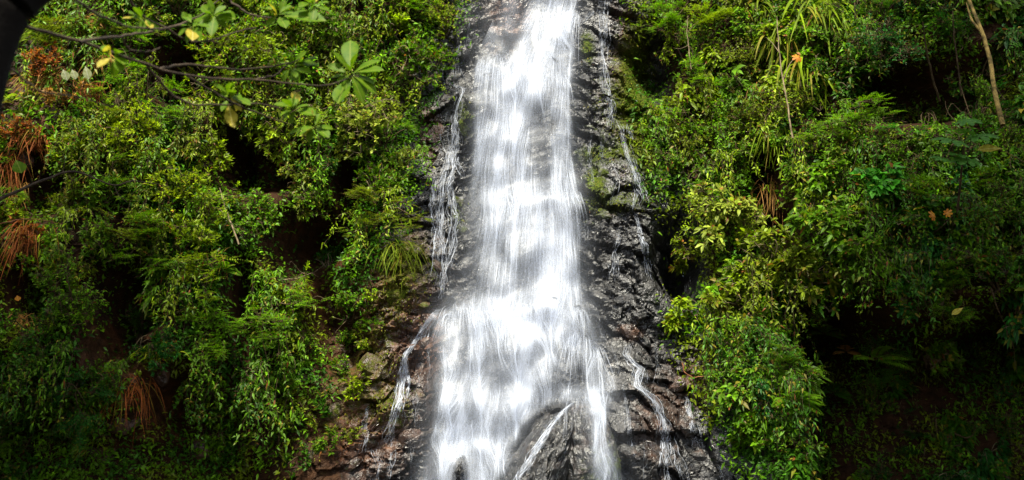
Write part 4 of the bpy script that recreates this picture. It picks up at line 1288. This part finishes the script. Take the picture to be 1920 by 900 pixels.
# ---- leafy vines hanging in curtains
def vine_proto(tone, seed):
    r = np.random.default_rng(seed)
    root = empty('hanging_vine', (0, 0, 0)); setp(root, 'vine', 'vine', 'leafy vines hanging down the gorge walls')
    w, b = Batch(), Batch()
    n, k = 7, 12
    t = np.linspace(0, 1, k)[None]
    L = r.uniform(0.6, 1.25, (n, 1)); x0 = r.uniform(-0.3, 0.3, (n, 1)); dx = r.normal(0, 0.22, (n, 1))
    P = np.stack([x0 + dx * t + 0.05 * np.sin(t * 9 + x0 * 40), -0.45 * np.sin(np.clip(t * 2.2, 0, 1.57)) * r.uniform(.6, 1.2, (n, 1)), 0.12 * np.sin(t * 5) * (t < .5) - L * t ** 1.5], -1)
    w.add(*tubes(P, np.linspace(0.008, 0.003, k)[None] * np.ones((n, 1)), 3))
    m = 34
    u = r.random((n, m)) ** 0.85 * (k - 1.01); i = u.astype(int); f = (u - i)[..., None]
    Q = np.take_along_axis(P, i[..., None], 1) * (1 - f) + np.take_along_axis(P, (i + 1)[..., None], 1) * f
    Q = Q.reshape(-1, 3); mm = len(Q)
    D = nrm(r.normal(size=(mm, 3)) * np.array([1, .6, .5]) + np.array([0, -0.4, -0.35])); N = nrm(np.array([0, -0.7, 0.8]) + r.normal(size=(mm, 3)) * 0.35)
    S_ = r.uniform(0.05, 0.12, mm)
    b.add(*leaves(T_LANCE, Q + r.normal(size=(mm, 3)) * 0.03, D, N, S_, S_ * 0.42, 0.35, tint(TONES[tone], mm, r)))
    w.build('stems', TWIG, root)['kind'] = 'stuff'; b.build('foliage', LEAF, root)['kind'] = 'stuff'
    return root


VP = {(t, q): None for t in ('mid green', 'yellow green', 'olive', 'bright green', 'dark green') for q in (0, 1)}
for q in range(120):
    for _ in range(40):
        x, y = RNG.uniform(-20, 1940), RNG.uniform(-20, 760)
        l, r_ = veg_limits(y)
        if (x < l + 25 or x > r_ - 10) and not (x > 1480 and y > 520) and all(((x - h[0]) / h[2]) ** 2 + ((y + 40 - h[1]) / (h[3] + 40)) ** 2 > 1 for h in HOLLOWS): break
    else: continue
    tone = str(RNG.choice(['dark green', 'mid green'])) if (x > 1560 or y > 600) else str(RNG.choice(['mid green', 'yellow green', 'olive', 'bright green']))  # vines also get darker leaf colours where shade is wanted
    for sk in range(14):
        wd, lm = place_words(x, y, sk); lab = f'{tone} leafy vine hanging {wd} {lm}'
        if lab not in used: break
    used[lab] = 1
    key = (tone, int(RNG.integers(0, 2)))
    if VP[key] is None: VP[key] = o = vine_proto(tone, 900 + q)
    else:
        src = VP[key]; o = src.copy(); COL.objects.link(o)
        for ch in list(src.children):
            c = ch.copy(); COL.objects.link(c); c.parent = o
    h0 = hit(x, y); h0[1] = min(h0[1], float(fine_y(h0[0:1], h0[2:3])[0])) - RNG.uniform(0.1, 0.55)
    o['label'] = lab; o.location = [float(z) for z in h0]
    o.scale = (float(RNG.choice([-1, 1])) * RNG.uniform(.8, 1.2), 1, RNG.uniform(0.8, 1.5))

# ---- low leafy growth clinging to the walls: uncountable
def undergrowth(side, n, seed, label):
    r = np.random.default_rng(seed)
    x = r.uniform(-140, 900, n * 2) if side < 0 else r.uniform(1150, 2080, n * 2)
    y = r.uniform(-40, 940, n * 2)
    l, rr = veg_limits(y)
    d = np.where(side < 0, l + 30 + 90 * ss(560, 680, y) - x, x - rr + 40)
    patch = fbm(x * 0.012, y * 0.012, seed, 3)
    prob = ss(-40, 60, d) * ss(0.22, 0.45, patch)
    for hx, hy, rx, ry, dd in HOLLOWS: prob = prob * (1 - 0.95 * np.exp(-(((x - hx) / rx) ** 2 + ((y - hy) / ry) ** 2) ** 1.5))
    prob = prob * (1 - 0.75 * np.exp(-((x - 280) / 120) ** 2 - ((y - 740) / 110) ** 2))
    prob = prob * (1 - 0.8 * np.exp(-((x - 80) / 110) ** 2 - ((y - 120) / 120) ** 2)) * (1 - 0.8 * np.exp(-((x - 40) / 60) ** 2 - ((y - 440) / 60) ** 2))
    prob = prob * (1 - 0.5 * ss(500, 620, y) * ss(1460, 1560, x)) * (1 - 0.3 * ss(600, 760, y) * (x < 800))
    ok = r.random(n * 2) < prob
    x, y = x[ok][:n], y[ok][:n]; m = len(x)
    P = hit(x, y); P[:, 1] = fine_y(P[:, 0], P[:, 2]) - 0.03 - r.exponential(0.10, m)
    D = nrm(r.normal(size=(m, 3)) + np.array([0, -0.7, 0.15])); N = nrm(np.array([0, -0.7, 0.9]) + r.normal(size=(m, 3)) * 0.5)
    tone = np.array([TONES[t] for t in ('mid green', 'olive', 'bright green', 'dark green')])[(fbm(x * 0.01, y * 0.01, 5, 2) * 8).astype(int) % 4]
    b = Batch()
    L = r.uniform(0.06, 0.17, m)
    b.add(*leaves(T_LANCE, P, D, N, L, L * 0.42, 0.3, np.clip(tone * np.exp(r.normal(0, 0.3, (m, 1))), 0, .5)))
    o = b.build('undergrowth', LEAF)
    setp(o, label, 'undergrowth', kind='stuff')


undergrowth(-1, 64000, 51, 'low leafy growth clinging to the left wall between the shrubs')
undergrowth(1, 64000, 52, 'low leafy growth clinging to the right wall between the shrubs')


def moss_tufts():
    r = np.random.default_rng(77)
    n = 60000
    x = r.uniform(560, 1330, n); y = r.uniform(-20, 900, n)
    m = rock_mask(x, y); z = zones(x, y, m)
    ok = r.random(n) < ss(0.33, 0.6, z[..., 1] * (0.5 + fbm(x * 0.04, y * 0.04, 8, 3)) ) * 0.8
    x, y = x[ok], y[ok]; m = len(x)
    P = hit(x, y); P[:, 1] = fine_y(P[:, 0], P[:, 2]) - 0.005
    D = nrm(r.normal(size=(m, 3)) * 0.6 + np.array([0, -0.6, -0.4])); N = nrm(np.array([0, -0.7, 0.9]) + r.normal(size=(m, 3)) * 0.5)
    b = Batch(); L = r.uniform(0.02, 0.06, m)
    b.add(*leaves(T_TINY, P, D, N, L, L * 0.5, 0.5, tint((0.10, 0.125, 0.012), m, r, 0.35, 0.3)))
    setp(b.build('moss', LEAF_SOFT), 'yellow green moss and tiny weeds on the bare rock', 'moss', kind='stuff')


moss_tufts()

# ------------------------------------------------------------------ unseen trees added outside the view to shade the walls
def added_shade_tree(label, foot, shade_crown, rad, n, seed, leaf=0.34):
    r = np.random.default_rng(seed)
    foot, shade_crown, rad = np.array(foot, float), np.array(shade_crown, float), np.array(rad, float)
    root = empty('added_shade_tree', foot); setp(root, label, 'tree', 'unseen trees added for shade')
    w, b = Batch(), Batch()
    k = 10; t = np.linspace(0, 1, k)[:, None]
    st = foot * (1 - t) + shade_crown * t + np.sin(t * np.pi) * np.array([0.5, 0.3, 0])
    w.add(*tubes(st[None], np.linspace(0.38, 0.16, k)[None], 8))
    tips, dirs, cc, kk = crown_tips(shade_crown, rad, n, r, front=0)
    w.add(*tubes(arc(np.repeat(st[7][None], len(cc), 0), cc, 7, np.ones(len(cc)) * 0.4, r), np.linspace(0.11, 0.04, 7)[None] * np.ones((len(cc), 1)), 5))
    w.add(*tubes(arc(cc[kk], tips, 4, np.ones(n) * 0.1, r), np.linspace(0.03, 0.01, 4)[None] * np.ones((n, 1)), 3))
    idx = np.repeat(np.arange(n), 8); m = len(idx)
    D = nrm(dirs[idx] + r.normal(size=(m, 3)) * 0.9); N = nrm(np.array([0, 0, 1.0]) + r.normal(size=(m, 3)) * 0.5)
    L = leaf * r.uniform(0.6, 1.2, m)
    b.add(*leaves(T_ELLIP, tips[idx] + r.normal(size=(m, 3)) * 0.25, D, N, L, L * 0.5, 0.2, tint(TONES['dark green'], m, r)))
    w.build('trunk', TWIG_DARK, root, foot)
    b.build('shade_crown', LEAF, root, foot)['kind'] = 'stuff'
    return root


# ------------------------------------------------------------------ the overhanging foreground tree at the upper left
def px_line(pts, k, y0, y1=None):
    pts = np.array(pts, float)
    s = np.concatenate([[0], np.cumsum(np.hypot(*np.diff(pts, axis=0).T))]); q = np.linspace(0, s[-1], k)
    x = np.interp(q, s, pts[:, 0]); y = np.interp(q, s, pts[:, 1])
    for _ in range(2):
        x[1:-1] = (x[:-2] + 2 * x[1:-1] + x[2:]) / 4; y[1:-1] = (y[:-2] + 2 * y[1:-1] + y[2:]) / 4
    return at(x, y, np.linspace(y0, y0 if y1 is None else y1, k))


def big_leaf_mesh(name, lobes=False):
    n = 9; t = np.linspace(0, 1, n)
    wd = np.sin(np.pi * np.clip(t, 0.03, 1) ** 1.5) ** 0.75 * 0.5; wd[0] = 0.015; wd[-1] = 0.01
    V = []
    for i in range(n):
        bend = -0.16 * t[i] ** 2
        V += [(t[i], -wd[i] * 0.42, bend + 0.10 * wd[i]), (t[i], 0, bend), (t[i], wd[i] * 0.42, bend + 0.10 * wd[i])]
    F = []
    for i in range(n - 1):
        a = i * 3
        F += [(a, a + 1, a + 4, a + 3), (a + 1, a + 2, a + 5, a + 4)]
    return np.array(V), np.array(F)


def mat_big(name, c1, c2, vein):
    m, N, L, b = new_mat(name)
    tc = N.new('ShaderNodeTexCoord'); sep = N.new('ShaderNodeSeparateXYZ'); L.new(tc.outputs['Object'], sep.inputs[0])
    ab = nd(N, 'Math', operation='ABSOLUTE'); L.new(sep.outputs[1], ab.inputs[0])
    n = nd(N, 'TexNoise', Scale=5.0, Detail=4.0); L.new(tc.outputs['Object'], n.inputs[0])
    c = ramp(N, L, n.outputs[0], [(0.35, c1), (0.68, c2)])
    rib = nd(N, 'MapRange'); rib.inputs[1].default_value = 0.025; rib.inputs[2].default_value = 0.006; L.new(ab.outputs[0], rib.inputs[0])
    c = mixrgb(N, L, rib.outputs[0], c, vein)
    L.new(c, b.inputs['Base Color']); b.inputs['Roughness'].default_value = 0.5; b.inputs['Specular IOR Level'].default_value = 0.08
    t = N.new('ShaderNodeBsdfTranslucent'); L.new(mixrgb(N, L, 1.0, c, (1.3, 1.4, 0.5), 'MULTIPLY'), t.inputs[0])
    mx = N.new('ShaderNodeMixShader'); mx.inputs[0].default_value = 0.42
    L.new(b.outputs[0], mx.inputs[1]); L.new(t.outputs[0], mx.inputs[2]); L.new(mx.outputs[0], N['Material Output'].inputs[0])
    return m


BIG_GREEN = mat_big('large green leaf', (0.040, 0.100, 0.002), (0.085, 0.145, 0.003), (0.13, 0.17, 0.02))
BIG_YELLOW = mat_big('large yellowing leaf', (0.22, 0.17, 0.015), (0.34, 0.30, 0.04), (0.4, 0.34, 0.1))
ORANGE_LEAF = mat_big('orange dead leaf', (0.30, 0.09, 0.01), (0.48, 0.22, 0.02), (0.5, 0.2, 0.05))
from mathutils import Matrix


def place_leaf(name, mesh, parent, origin, P, D, N, L, w=1.0):
    D = np.array(D, float); D /= np.linalg.norm(D); N = np.array(N, float)
    Sx = np.cross(N, D); Sx /= np.linalg.norm(Sx) + 1e-9; N = np.cross(D, Sx)
    o = bpy.data.objects.new(name, mesh); COL.objects.link(o); o.parent = parent
    M = Matrix(((D[0] * L, Sx[0] * L * w, N[0] * L, 0), (D[1] * L, Sx[1] * L * w, N[1] * L, 0), (D[2] * L, Sx[2] * L * w, N[2] * L, 0), (0, 0, 0, 1)))
    M.translation = Vector([float(v) for v in (np.array(P) - np.array(origin))])
    o.matrix_basis = M
    return o


BARK_BLACK = mat_bark('bark blackened for shade', (0.0015, 0.001, 0.0006), (0.004, 0.0028, 0.0016), 1.0)  # near-black base colour puts the corner's shade into the bark


def overhanging_tree():
    r = np.random.default_rng(5)
    foot = np.array([-4.6, 3.4, 0.0])
    root = empty('overhanging_tree', foot)
    setp(root, 'dark trunk in the upper left corner with long bare branches carrying large glossy leaves', 'tree')
    # trunk leaning in at the left edge and bending over the top edge of the view
    y = 3.5
    tr = px_line([(-420, 2000), (-300, 1300), (-180, 700), (-110, 330), (-84, 190), (-64, 110), (-30, 20), (26, -50), (110, -98), (200, -160), (330, -260), (520, -420)], 120, y, y + 0.6)
    w = Batch(); w.add(*tubes(tr[None], np.interp(np.linspace(0, 1, 120), [0, .6, 1], [0.19, 0.165, 0.14])[None], 16))
    w.build('trunk', BARK_BLACK, root, foot)
    Y = 8.0
    limbs = [
        ([(20, 40), (60, 52), (150, 78), (215, 100), (300, 130), (380, 148), (480, 150), (560, 160), (640, 160), (662, 142)], 5.6, Y, 0.011, 0.005),
        ([(150, 78), (228, 68), (290, 58), (340, 46), (380, 28), (410, 0)], 5.6, Y, 0.010, 0.005),
        ([(130, -10), (180, 28), (238, 50), (300, 55), (345, 45)], 5.0, 6.6, 0.009, 0.005),
        ([(275, 122), (305, 160), (330, 185), (372, 198), (430, 196), (480, 193), (530, 205)], 6.6, Y, 0.009, 0.005),
        ([(350, 142), (400, 172), (450, 200), (500, 218), (548, 236)], 7.0, Y, 0.008, 0.005),
        ([(245, 0), (262, 30), (300, 48), (360, 80), (405, 75), (440, 60), (480, 52)], 7.0, Y, 0.010, 0.005),
        ([(228, 68), (240, 92), (275, 98), (300, 90)], 6.4, 6.8, 0.007, 0.004),
        ([(480, 150), (520, 140), (540, 120), (560, 112)], 8, 8, 0.009, 0.005),
        ([(16, 125), (45, 150), (75, 172), (125, 178), (160, 186), (210, 200)], 5.2, 6.4, 0.007, 0.003),
        ([(300, 130), (340, 120), (400, 126), (450, 132), (500, 125), (545, 118)], 7, 8.2, 0.010, 0.005),
        ([(430, 0), (455, 20), (480, 30), (520, 36)], 8, 8, 0.010, 0.005),
    ]
    built = []
    for pts, ya, yb, r0, r1 in limbs:
        P = px_line(pts, 30, ya, yb)
        P = P + 0.012 * np.stack([vnoise(np.arange(30) * 0.9, np.arange(30) * 0 + i + pts[0][0], 3) - 0.5 for i in range(3)], -1)
        w = Batch(); w.add(*tubes(P[None], np.linspace(r0, r1, 30)[None], 7))
        built.append((P, w.build('branch', TWIG_DARK, root, foot)))
    near = lambda q: min(built, key=lambda e: np.linalg.norm(e[0] - q, axis=1).min())[1]
    tips, dirs, cc, kk = crown_tips(np.array([-2.3, 1.3, 6.6]), np.array([2.3, 1.6, 1.3]), 170, r, front=0)  # unseen foliage added above the view to shade the trunk
    idx = np.repeat(np.arange(170), 9); m = len(idx)
    b = Batch(); L = 0.2 * r.uniform(0.7, 1.2, m)
    b.add(*leaves(T_OVAL, tips[idx], nrm(dirs[idx] + r.normal(size=(m, 3)) * 0.9), nrm(np.array([0, 0, 1.0]) + r.normal(size=(m, 3)) * 0.5), L, L * 0.45, 0.1, tint(TONES['mid green'], m, r)))
    b.build('shade_crown', LEAF, root, foot)['kind'] = 'stuff'
    V, F = big_leaf_mesh('leaf')
    tmp = mesh_obj('leaf', V, F, BIG_GREEN); green = tmp.data; bpy.data.objects.remove(tmp)
    tmp = mesh_obj('leaf', V, F, BIG_YELLOW); yellow = tmp.data; bpy.data.objects.remove(tmp)
    # leaf clusters: (twig end px,py, list of leaf tips in the photo, depth)
    clusters = [
        ((655, 140), [(655, 72), (632, 98), (617, 118), (622, 142), (706, 108), (712, 124), (700, 150), (706, 168), (682, 186), (632, 182), (665, 100), (690, 172), (640, 165)], Y),
        ((552, 205), [(555, 165), (530, 180), (512, 190), (575, 195), (580, 215), (545, 225), (528, 222)], Y),
        ((590, 236), [(588, 208), (612, 238), (618, 244), (560, 248), (575, 246), (600, 250), (536, 246)], Y),
        ((548, 128), [(545, 96), (572, 92), (598, 112), (592, 100), (525, 112)], 8.1),
        ((520, 30), [(490, 8), (505, 0), (545, 6), (560, 22), (602, 18), (500, 46), (540, 44), (612, 28)], 7.9),
        ((590, 10), [(570, -6), (615, 0), (622, 20), (585, 38)], 7.9),
        ((400, 30), [(375, 5), (420, 10), (438, 28), (425, 48), (395, 62), (372, 42)], 7.6),
        ((360, 48), [(345, 22), (335, 62), (348, 78), (372, 72)], 7.4),
        ((268, 35), [(255, 12), (290, 18), (262, 58), (285, 48)], 6.8),
        ((430, 180), [(418, 168), (450, 176), (470, 190), (448, 206), (436, 168)], 7.6),
        ((210, 106), [(188, 118), (228, 122), (198, 92)], 6.2),
    ]
    for (cx, cy), tipsl, yy in clusters:
        ext = [(cx + r.uniform(18, 44) * math.cos(a_), cy + r.uniform(14, 34) * math.sin(a_)) for a_ in r.uniform(0, 6.28, 6)]
        for tx, ty in list(tipsl) + ext:
            st = at(cx + (tx - cx) * 0.12 + r.uniform(-3, 3), cy + (ty - cy) * 0.12 + r.uniform(-3, 3), yy + r.uniform(-.06, .06))
            e = at(tx, ty, yy + r.uniform(-0.14, 0.10))
            d = e - st; L = np.linalg.norm(d) * (1.08 if cx == 655 else 0.95)
            n = np.array([r.uniform(-.5, .5), -0.75, 0.65 + r.uniform(-.2, .3)])
            place_leaf('leaf', yellow if r.random() < 0.08 else green, near(st), foot, st, d, n, max(L, 0.12), r.uniform(0.95, 1.2))
    for (a, bpt, yy, ye) in (((428, 197), (436, 230), 7.6, 1), ((430, 228), (440, 236), 7.6, 1), ((424, 186), (420, 168), 7.6, 0)):
        st, e = at(*a, yy), at(*bpt, yy - 0.03)
        place_leaf('leaf', yellow if ye else green, near(st), foot, st, e - st, (0.3, -0.9, 0.2), np.linalg.norm(e - st) * 1.05, 1.4)
    return root


overhanging_tree()

# ------------------------------------------------------------------ thin trunks, sticks, hanging roots
def trunk(name, cat, label, pts, off, r0, r1, mat, k=24, side=()):
    p = hit(*pts[0]); y0 = p[1] - off
    p1 = hit(*pts[-1]); y1 = p1[1] - off
    P = px_line(pts, k, y1 if False else y0, y1)
    P = P + 0.02 * np.stack([vnoise(np.arange(k) * 0.7, np.arange(k) * 0 + i + pts[0][0], 3) - 0.5 for i in range(3)], -1)
    base = P[0]
    root = empty(name, base); setp(root, label, cat)
    w = Batch(); w.add(*tubes(P[None], np.linspace(r0, r1, k)[None], 7)); w.build('stem', mat, root, base)
    for s_ in side:
        Q = px_line(s_, 12, np.interp(s_[0][1], [pts[-1][1], pts[0][1]], [y1, y0]), y1 - 0.1)
        w = Batch(); w.add(*tubes(Q[None], np.linspace(r1 * 1.2, r1 * 0.4, 12)[None], 5)); w.build('twig', mat, root, base)
    return root


trunk('slender_tree', 'tree', 'mossy yellowish trunk leaning at the upper right edge', [(1880, 235), (1868, 185), (1858, 120), (1842, 60), (1820, 10), (1800, -50)], 1.6, 0.055, 0.034, TRUNK_PALE, side=[[(1842, 60), (1822, 40), (1812, 5)]])
trunk('slender_tree', 'tree', 'thin trunk deep in the upper right shade, nearer the falls of the two', [(1762, 190), (1750, 150), (1738, 100), (1730, 40)], 1.3, 0.026, 0.014, TWIG)
trunk('slender_tree', 'tree', 'thin trunk deep in the upper right shade, nearer the leaning trunk', [(1802, 180), (1798, 140), (1790, 80), (1786, 20)], 1.3, 0.022, 0.012, TWIG)
trunk('slender_tree', 'tree', 'pale thin trunk rising through the bushes on the right wall', [(1486, 260), (1478, 205), (1468, 150), (1460, 90), (1456, 30)], 1.5, 0.022, 0.010, TWIG_PALE, side=[[(1468, 150), (1480, 120), (1494, 104)], [(1462, 100), (1448, 80), (1436, 70)]])
trunk('bare_stick', 'stick', 'pale bare stick slanting down in front of the dark left hollow', [(448, 458), (436, 425), (422, 390), (412, 352)], 1.4, 0.02, 0.010, TWIG_PALE, side=[[(436, 425), (452, 440), (462, 462)]])
trunk('bare_stick', 'stick', 'pale forked twig standing up right of the rock face', [(1296, 130), (1292, 95), (1288, 60), (1290, 30)], 1.2, 0.016, 0.007, TWIG_PALE, side=[[(1291, 85), (1275, 92), (1262, 90)], [(1290, 60), (1302, 45), (1310, 40)]])
trunk('dark_branch', 'branch', 'dark crooked branch reaching in low at the left edge', [(-10, 378), (30, 360), (62, 345), (92, 335), (118, 322), (150, 322), (185, 338), (215, 350), (245, 338), (298, 346)], 2.6, 0.035, 0.008, TWIG_DARK, k=40, side=[[(118, 322), (122, 300), (116, 280)], [(215, 350), (222, 366), (240, 380)]])
trunk('bare_stick', 'stick', 'long bare reddish twig below the grassy shrub at the left', [(0, 420), (40, 410), (80, 412), (118, 420)], 1.8, 0.012, 0.005, ROOT)
trunk('bare_stick', 'stick', 'pale twig carrying the glossy sprig out from the rock', [(530, 525), (560, 522), (590, 510), (612, 492)], 1.0, 0.014, 0.006, TWIG_PALE, side=[[(585, 512), (605, 525)]])
trunk('hanging_root', 'root', 'pale crooked root hanging at the far right over the recess', [(1858, 540), (1872, 585), (1886, 610), (1900, 650), (1906, 700)], 1.0, 0.014, 0.007, TWIG_PALE, side=[[(1886, 610), (1890, 640), (1888, 670)]])
trunk('bare_stick', 'stick', 'long stalk arching in from the right edge to the yellow leaf', [(1925, 308), (1905, 295), (1885, 285), (1868, 280)], 2.3, 0.014, 0.008, TRUNK_PALE)
trunk('hanging_root', 'root', 'reddish root running down the dark rock right of the lower stream', [(1279, 680), (1284, 700), (1300, 708), (1320, 705)], 0.35, 0.012, 0.008, ROOT)


# ------------------------------------------------------------------ hand-shaped leaves, orange and yellow single leaves
def palm_leaf_mesh(lobes=8, seed=1):
    r = np.random.default_rng(seed)
    V = [(0, 0, 0)]; F = []
    for i in range(lobes):
        th = (i / (lobes - 1) - 0.5) * 2 * np.pi * 0.80
        ln = 0.62 + 0.38 * math.cos(th * 0.5)
        dth = 2 * np.pi * 0.80 / (lobes - 1) * 0.5
        def pt(rad, a, z): return (rad * math.cos(a), rad * math.sin(a), z)
        b = len(V)
        V += [pt(0.34 * ln, th - dth, 0.02), pt(0.70 * ln, th - dth * 0.82, -0.04), pt(0.92 * ln, th - dth * 0.45, -0.10), pt(ln, th, -0.14), pt(0.92 * ln, th + dth * 0.45, -0.10), pt(0.70 * ln, th + dth * 0.82, -0.04), pt(0.34 * ln, th + dth, 0.02), pt(0.5 * ln, th, 0.05)]
        c = b + 7
        F += [(0, b, c), (b, b + 1, c), (b + 1, b + 2, c), (b + 2, b + 3, c), (b + 3, b + 4, c), (b + 4, b + 5, c), (b + 5, b + 6, c), (b + 6, 0, c)]
    return np.array(V, float), np.array(F)


def palmate_plant():
    p = hit(1800, 330); y = p[1] - 2.2
    base = at(1795, 400, p[1] - 1.0)
    root = empty('palmate_plant', base)
    setp(root, 'tall plant with big hand-shaped leaves near the right edge', 'plant')
    V, F = palm_leaf_mesh()
    PM = mat_big('hand-shaped leaf', (0.05, 0.15, 0.02), (0.10, 0.22, 0.045), (0.2, 0.3, 0.1))
    tmp = mesh_obj('leaf', V, F, PM); me = tmp.data; bpy.data.objects.remove(tmp)
    spots = [(1822, 226, 34, 0), (1848, 254, 42, 0.2), (1776, 262, 44, 2.9), (1790, 288, 34, 2.6), (1806, 300, 36, 3.6), (1760, 296, 26, 3.0), (1812, 246, 26, 2.0)]
    hub = at(1808, 268, y + 0.15)
    w = Batch(); st = np.linspace(0, 1, 8)[:, None]
    w.add(*tubes((base * (1 - st) + hub * st)[None], np.linspace(0.03, 0.016, 8)[None], 6)); w.build('stem', TWIG, root, base)
    for i, (x, yy, s, a) in enumerate(spots):
        c = at(x, yy, y + 0.1 * math.sin(i * 2.2)); L = s * y * KPX
        d = np.array([math.cos(a), -0.45, 0.25 * math.sin(a) - 0.12])
        w = Batch(); w.add(*tubes(np.stack([hub, (hub + c) / 2 + np.array([0, 0, 0.05]), c - 0.3 * L * d])[None], np.full((1, 3), 0.007), 5)); stalk = w.build('stalk', TWIG, root, base)
        place_leaf('leaf', me, stalk, base, c - 0.3 * L * d, d, (0.15 * math.sin(i * 1.7), -0.55, 0.85), L, 1.0)


palmate_plant()


def single_leaf(name, label, px, py, tx, ty, off, mat, w=1.4, n=(0.2, -0.85, 0.4), cat='leaf'):
    p = hit(px, py); y = p[1] - off
    a, b = at(px, py, y), at(tx, ty, y - 0.05)
    V, F = big_leaf_mesh(name)
    o = mesh_obj(name, V, F, mat)
    d = b - a; L = np.linalg.norm(d); d /= L
    N = np.array(n, float); Sx = np.cross(N, d); Sx /= np.linalg.norm(Sx); N = np.cross(d, Sx)
    M = Matrix(((d[0] * L, Sx[0] * L * w, N[0] * L, a[0]), (d[1] * L, Sx[1] * L * w, N[1] * L, a[1]), (d[2] * L, Sx[2] * L * w, N[2] * L, a[2]), (0, 0, 0, 1)))
    o.matrix_world = M
    setp(o, label, cat)


def lobed_leaf(label, px, py, size, off, mat, d, n):
    p = hit(px, py); y = p[1] - off; c = at(px, py, y)
    V, F = palm_leaf_mesh(7, 3)
    o = mesh_obj('dead_leaf', V * (size * y * KPX), F, mat)
    d = np.array(d, float); d /= np.linalg.norm(d); N = np.array(n, float); Sx = np.cross(N, d); Sx /= np.linalg.norm(Sx); N = np.cross(d, Sx)
    o.matrix_world = Matrix(((d[0], Sx[0], N[0], c[0]), (d[1], Sx[1], N[1], c[1]), (d[2], Sx[2], N[2], c[2]), (0, 0, 0, 1)))
    setp(o, label, 'leaf')


lobed_leaf('orange star-shaped dead leaf caught on the upper right wall', 1496, 108, 13, 1.7, ORANGE_LEAF, (-.8, -.2, -.3), (0.1, -1, .4))
lobed_leaf('curled orange brown dead leaf in the shaded bush on the right', 1750, 405, 13, 1.6, ORANGE_LEAF, (-.6, -.3, .5), (0.3, -.8, .3))
lobed_leaf('second dead orange leaf, folded, right of the curled one', 1776, 400, 11, 1.65, ORANGE_LEAF, (.6, -.3, .5), (-.3, -.8, .3))
single_leaf('yellow_leaf', 'large yellow leaf at the end of the stalk by the right edge', 1880, 279, 1836, 276, 2.35, BIG_YELLOW, 1.0)
single_leaf('yellow_leaf', 'yellow green leaf dangling over the black recess', 1806, 577, 1786, 588, 2.0, BIG_YELLOW, 1.0)
single_leaf('pale_leaf', 'heart-shaped pale leaf at the left edge above the dark branch', 30, 300, 40, 322, 2.6, BIG_GREEN, 2.2)
single_leaf('pale_leaf', 'pale sunlit leaf hanging in the red patch, first of three from the left', 118, 130, 126, 148, 2.2, mat_big('pale leaf', (0.20, 0.22, 0.09), (0.36, 0.38, 0.2), (0.4, 0.4, 0.3)), 1.6)
PALE = bpy.data.materials['pale leaf']
single_leaf('pale_leaf', 'pale sunlit leaf hanging in the red patch, middle of three', 135, 130, 142, 146, 2.2, PALE, 1.6)
single_leaf('pale_leaf', 'pale sunlit leaf hanging in the red patch, first of three from the right', 160, 124, 166, 146, 2.2, PALE, 1.4)
single_leaf('yellow_leaf', 'tiny round yellow leaf at the lower left edge', 32, 554, 34, 563, 2.0, ORANGE_LEAF, 2.2)

added_shade_tree('unseen tall tree added left of the viewpoint to shade the left wall foot', (-17, 13, 0), (-12.2, 14, 17.8), (4.6, 4, 2.8), 1100, 21)  # all five stand out of view, added for their shade
added_shade_tree('unseen tall tree added right of the viewpoint to shade the right wall foot', (15, 13, 0), (7.8, 14, 18.2), (4.4, 4, 2.8), 1100, 22)
added_shade_tree('unseen taller tree added high above the right rim to shade it', (17, 14, 2), (11.8, 14, 31.5), (3.4, 4, 4.0), 700, 23)
added_shade_tree('unseen spreading tree added on the left bank to block sky light', (-15, 15, 0), (-13.2, 15.5, 8.5), (3.6, 4.5, 5.0), 520, 24)
added_shade_tree('unseen spreading tree added on the right bank to block sky light', (15, 15, 0), (13.0, 15.5, 8.5), (3.6, 4.5, 5.0), 520, 25)
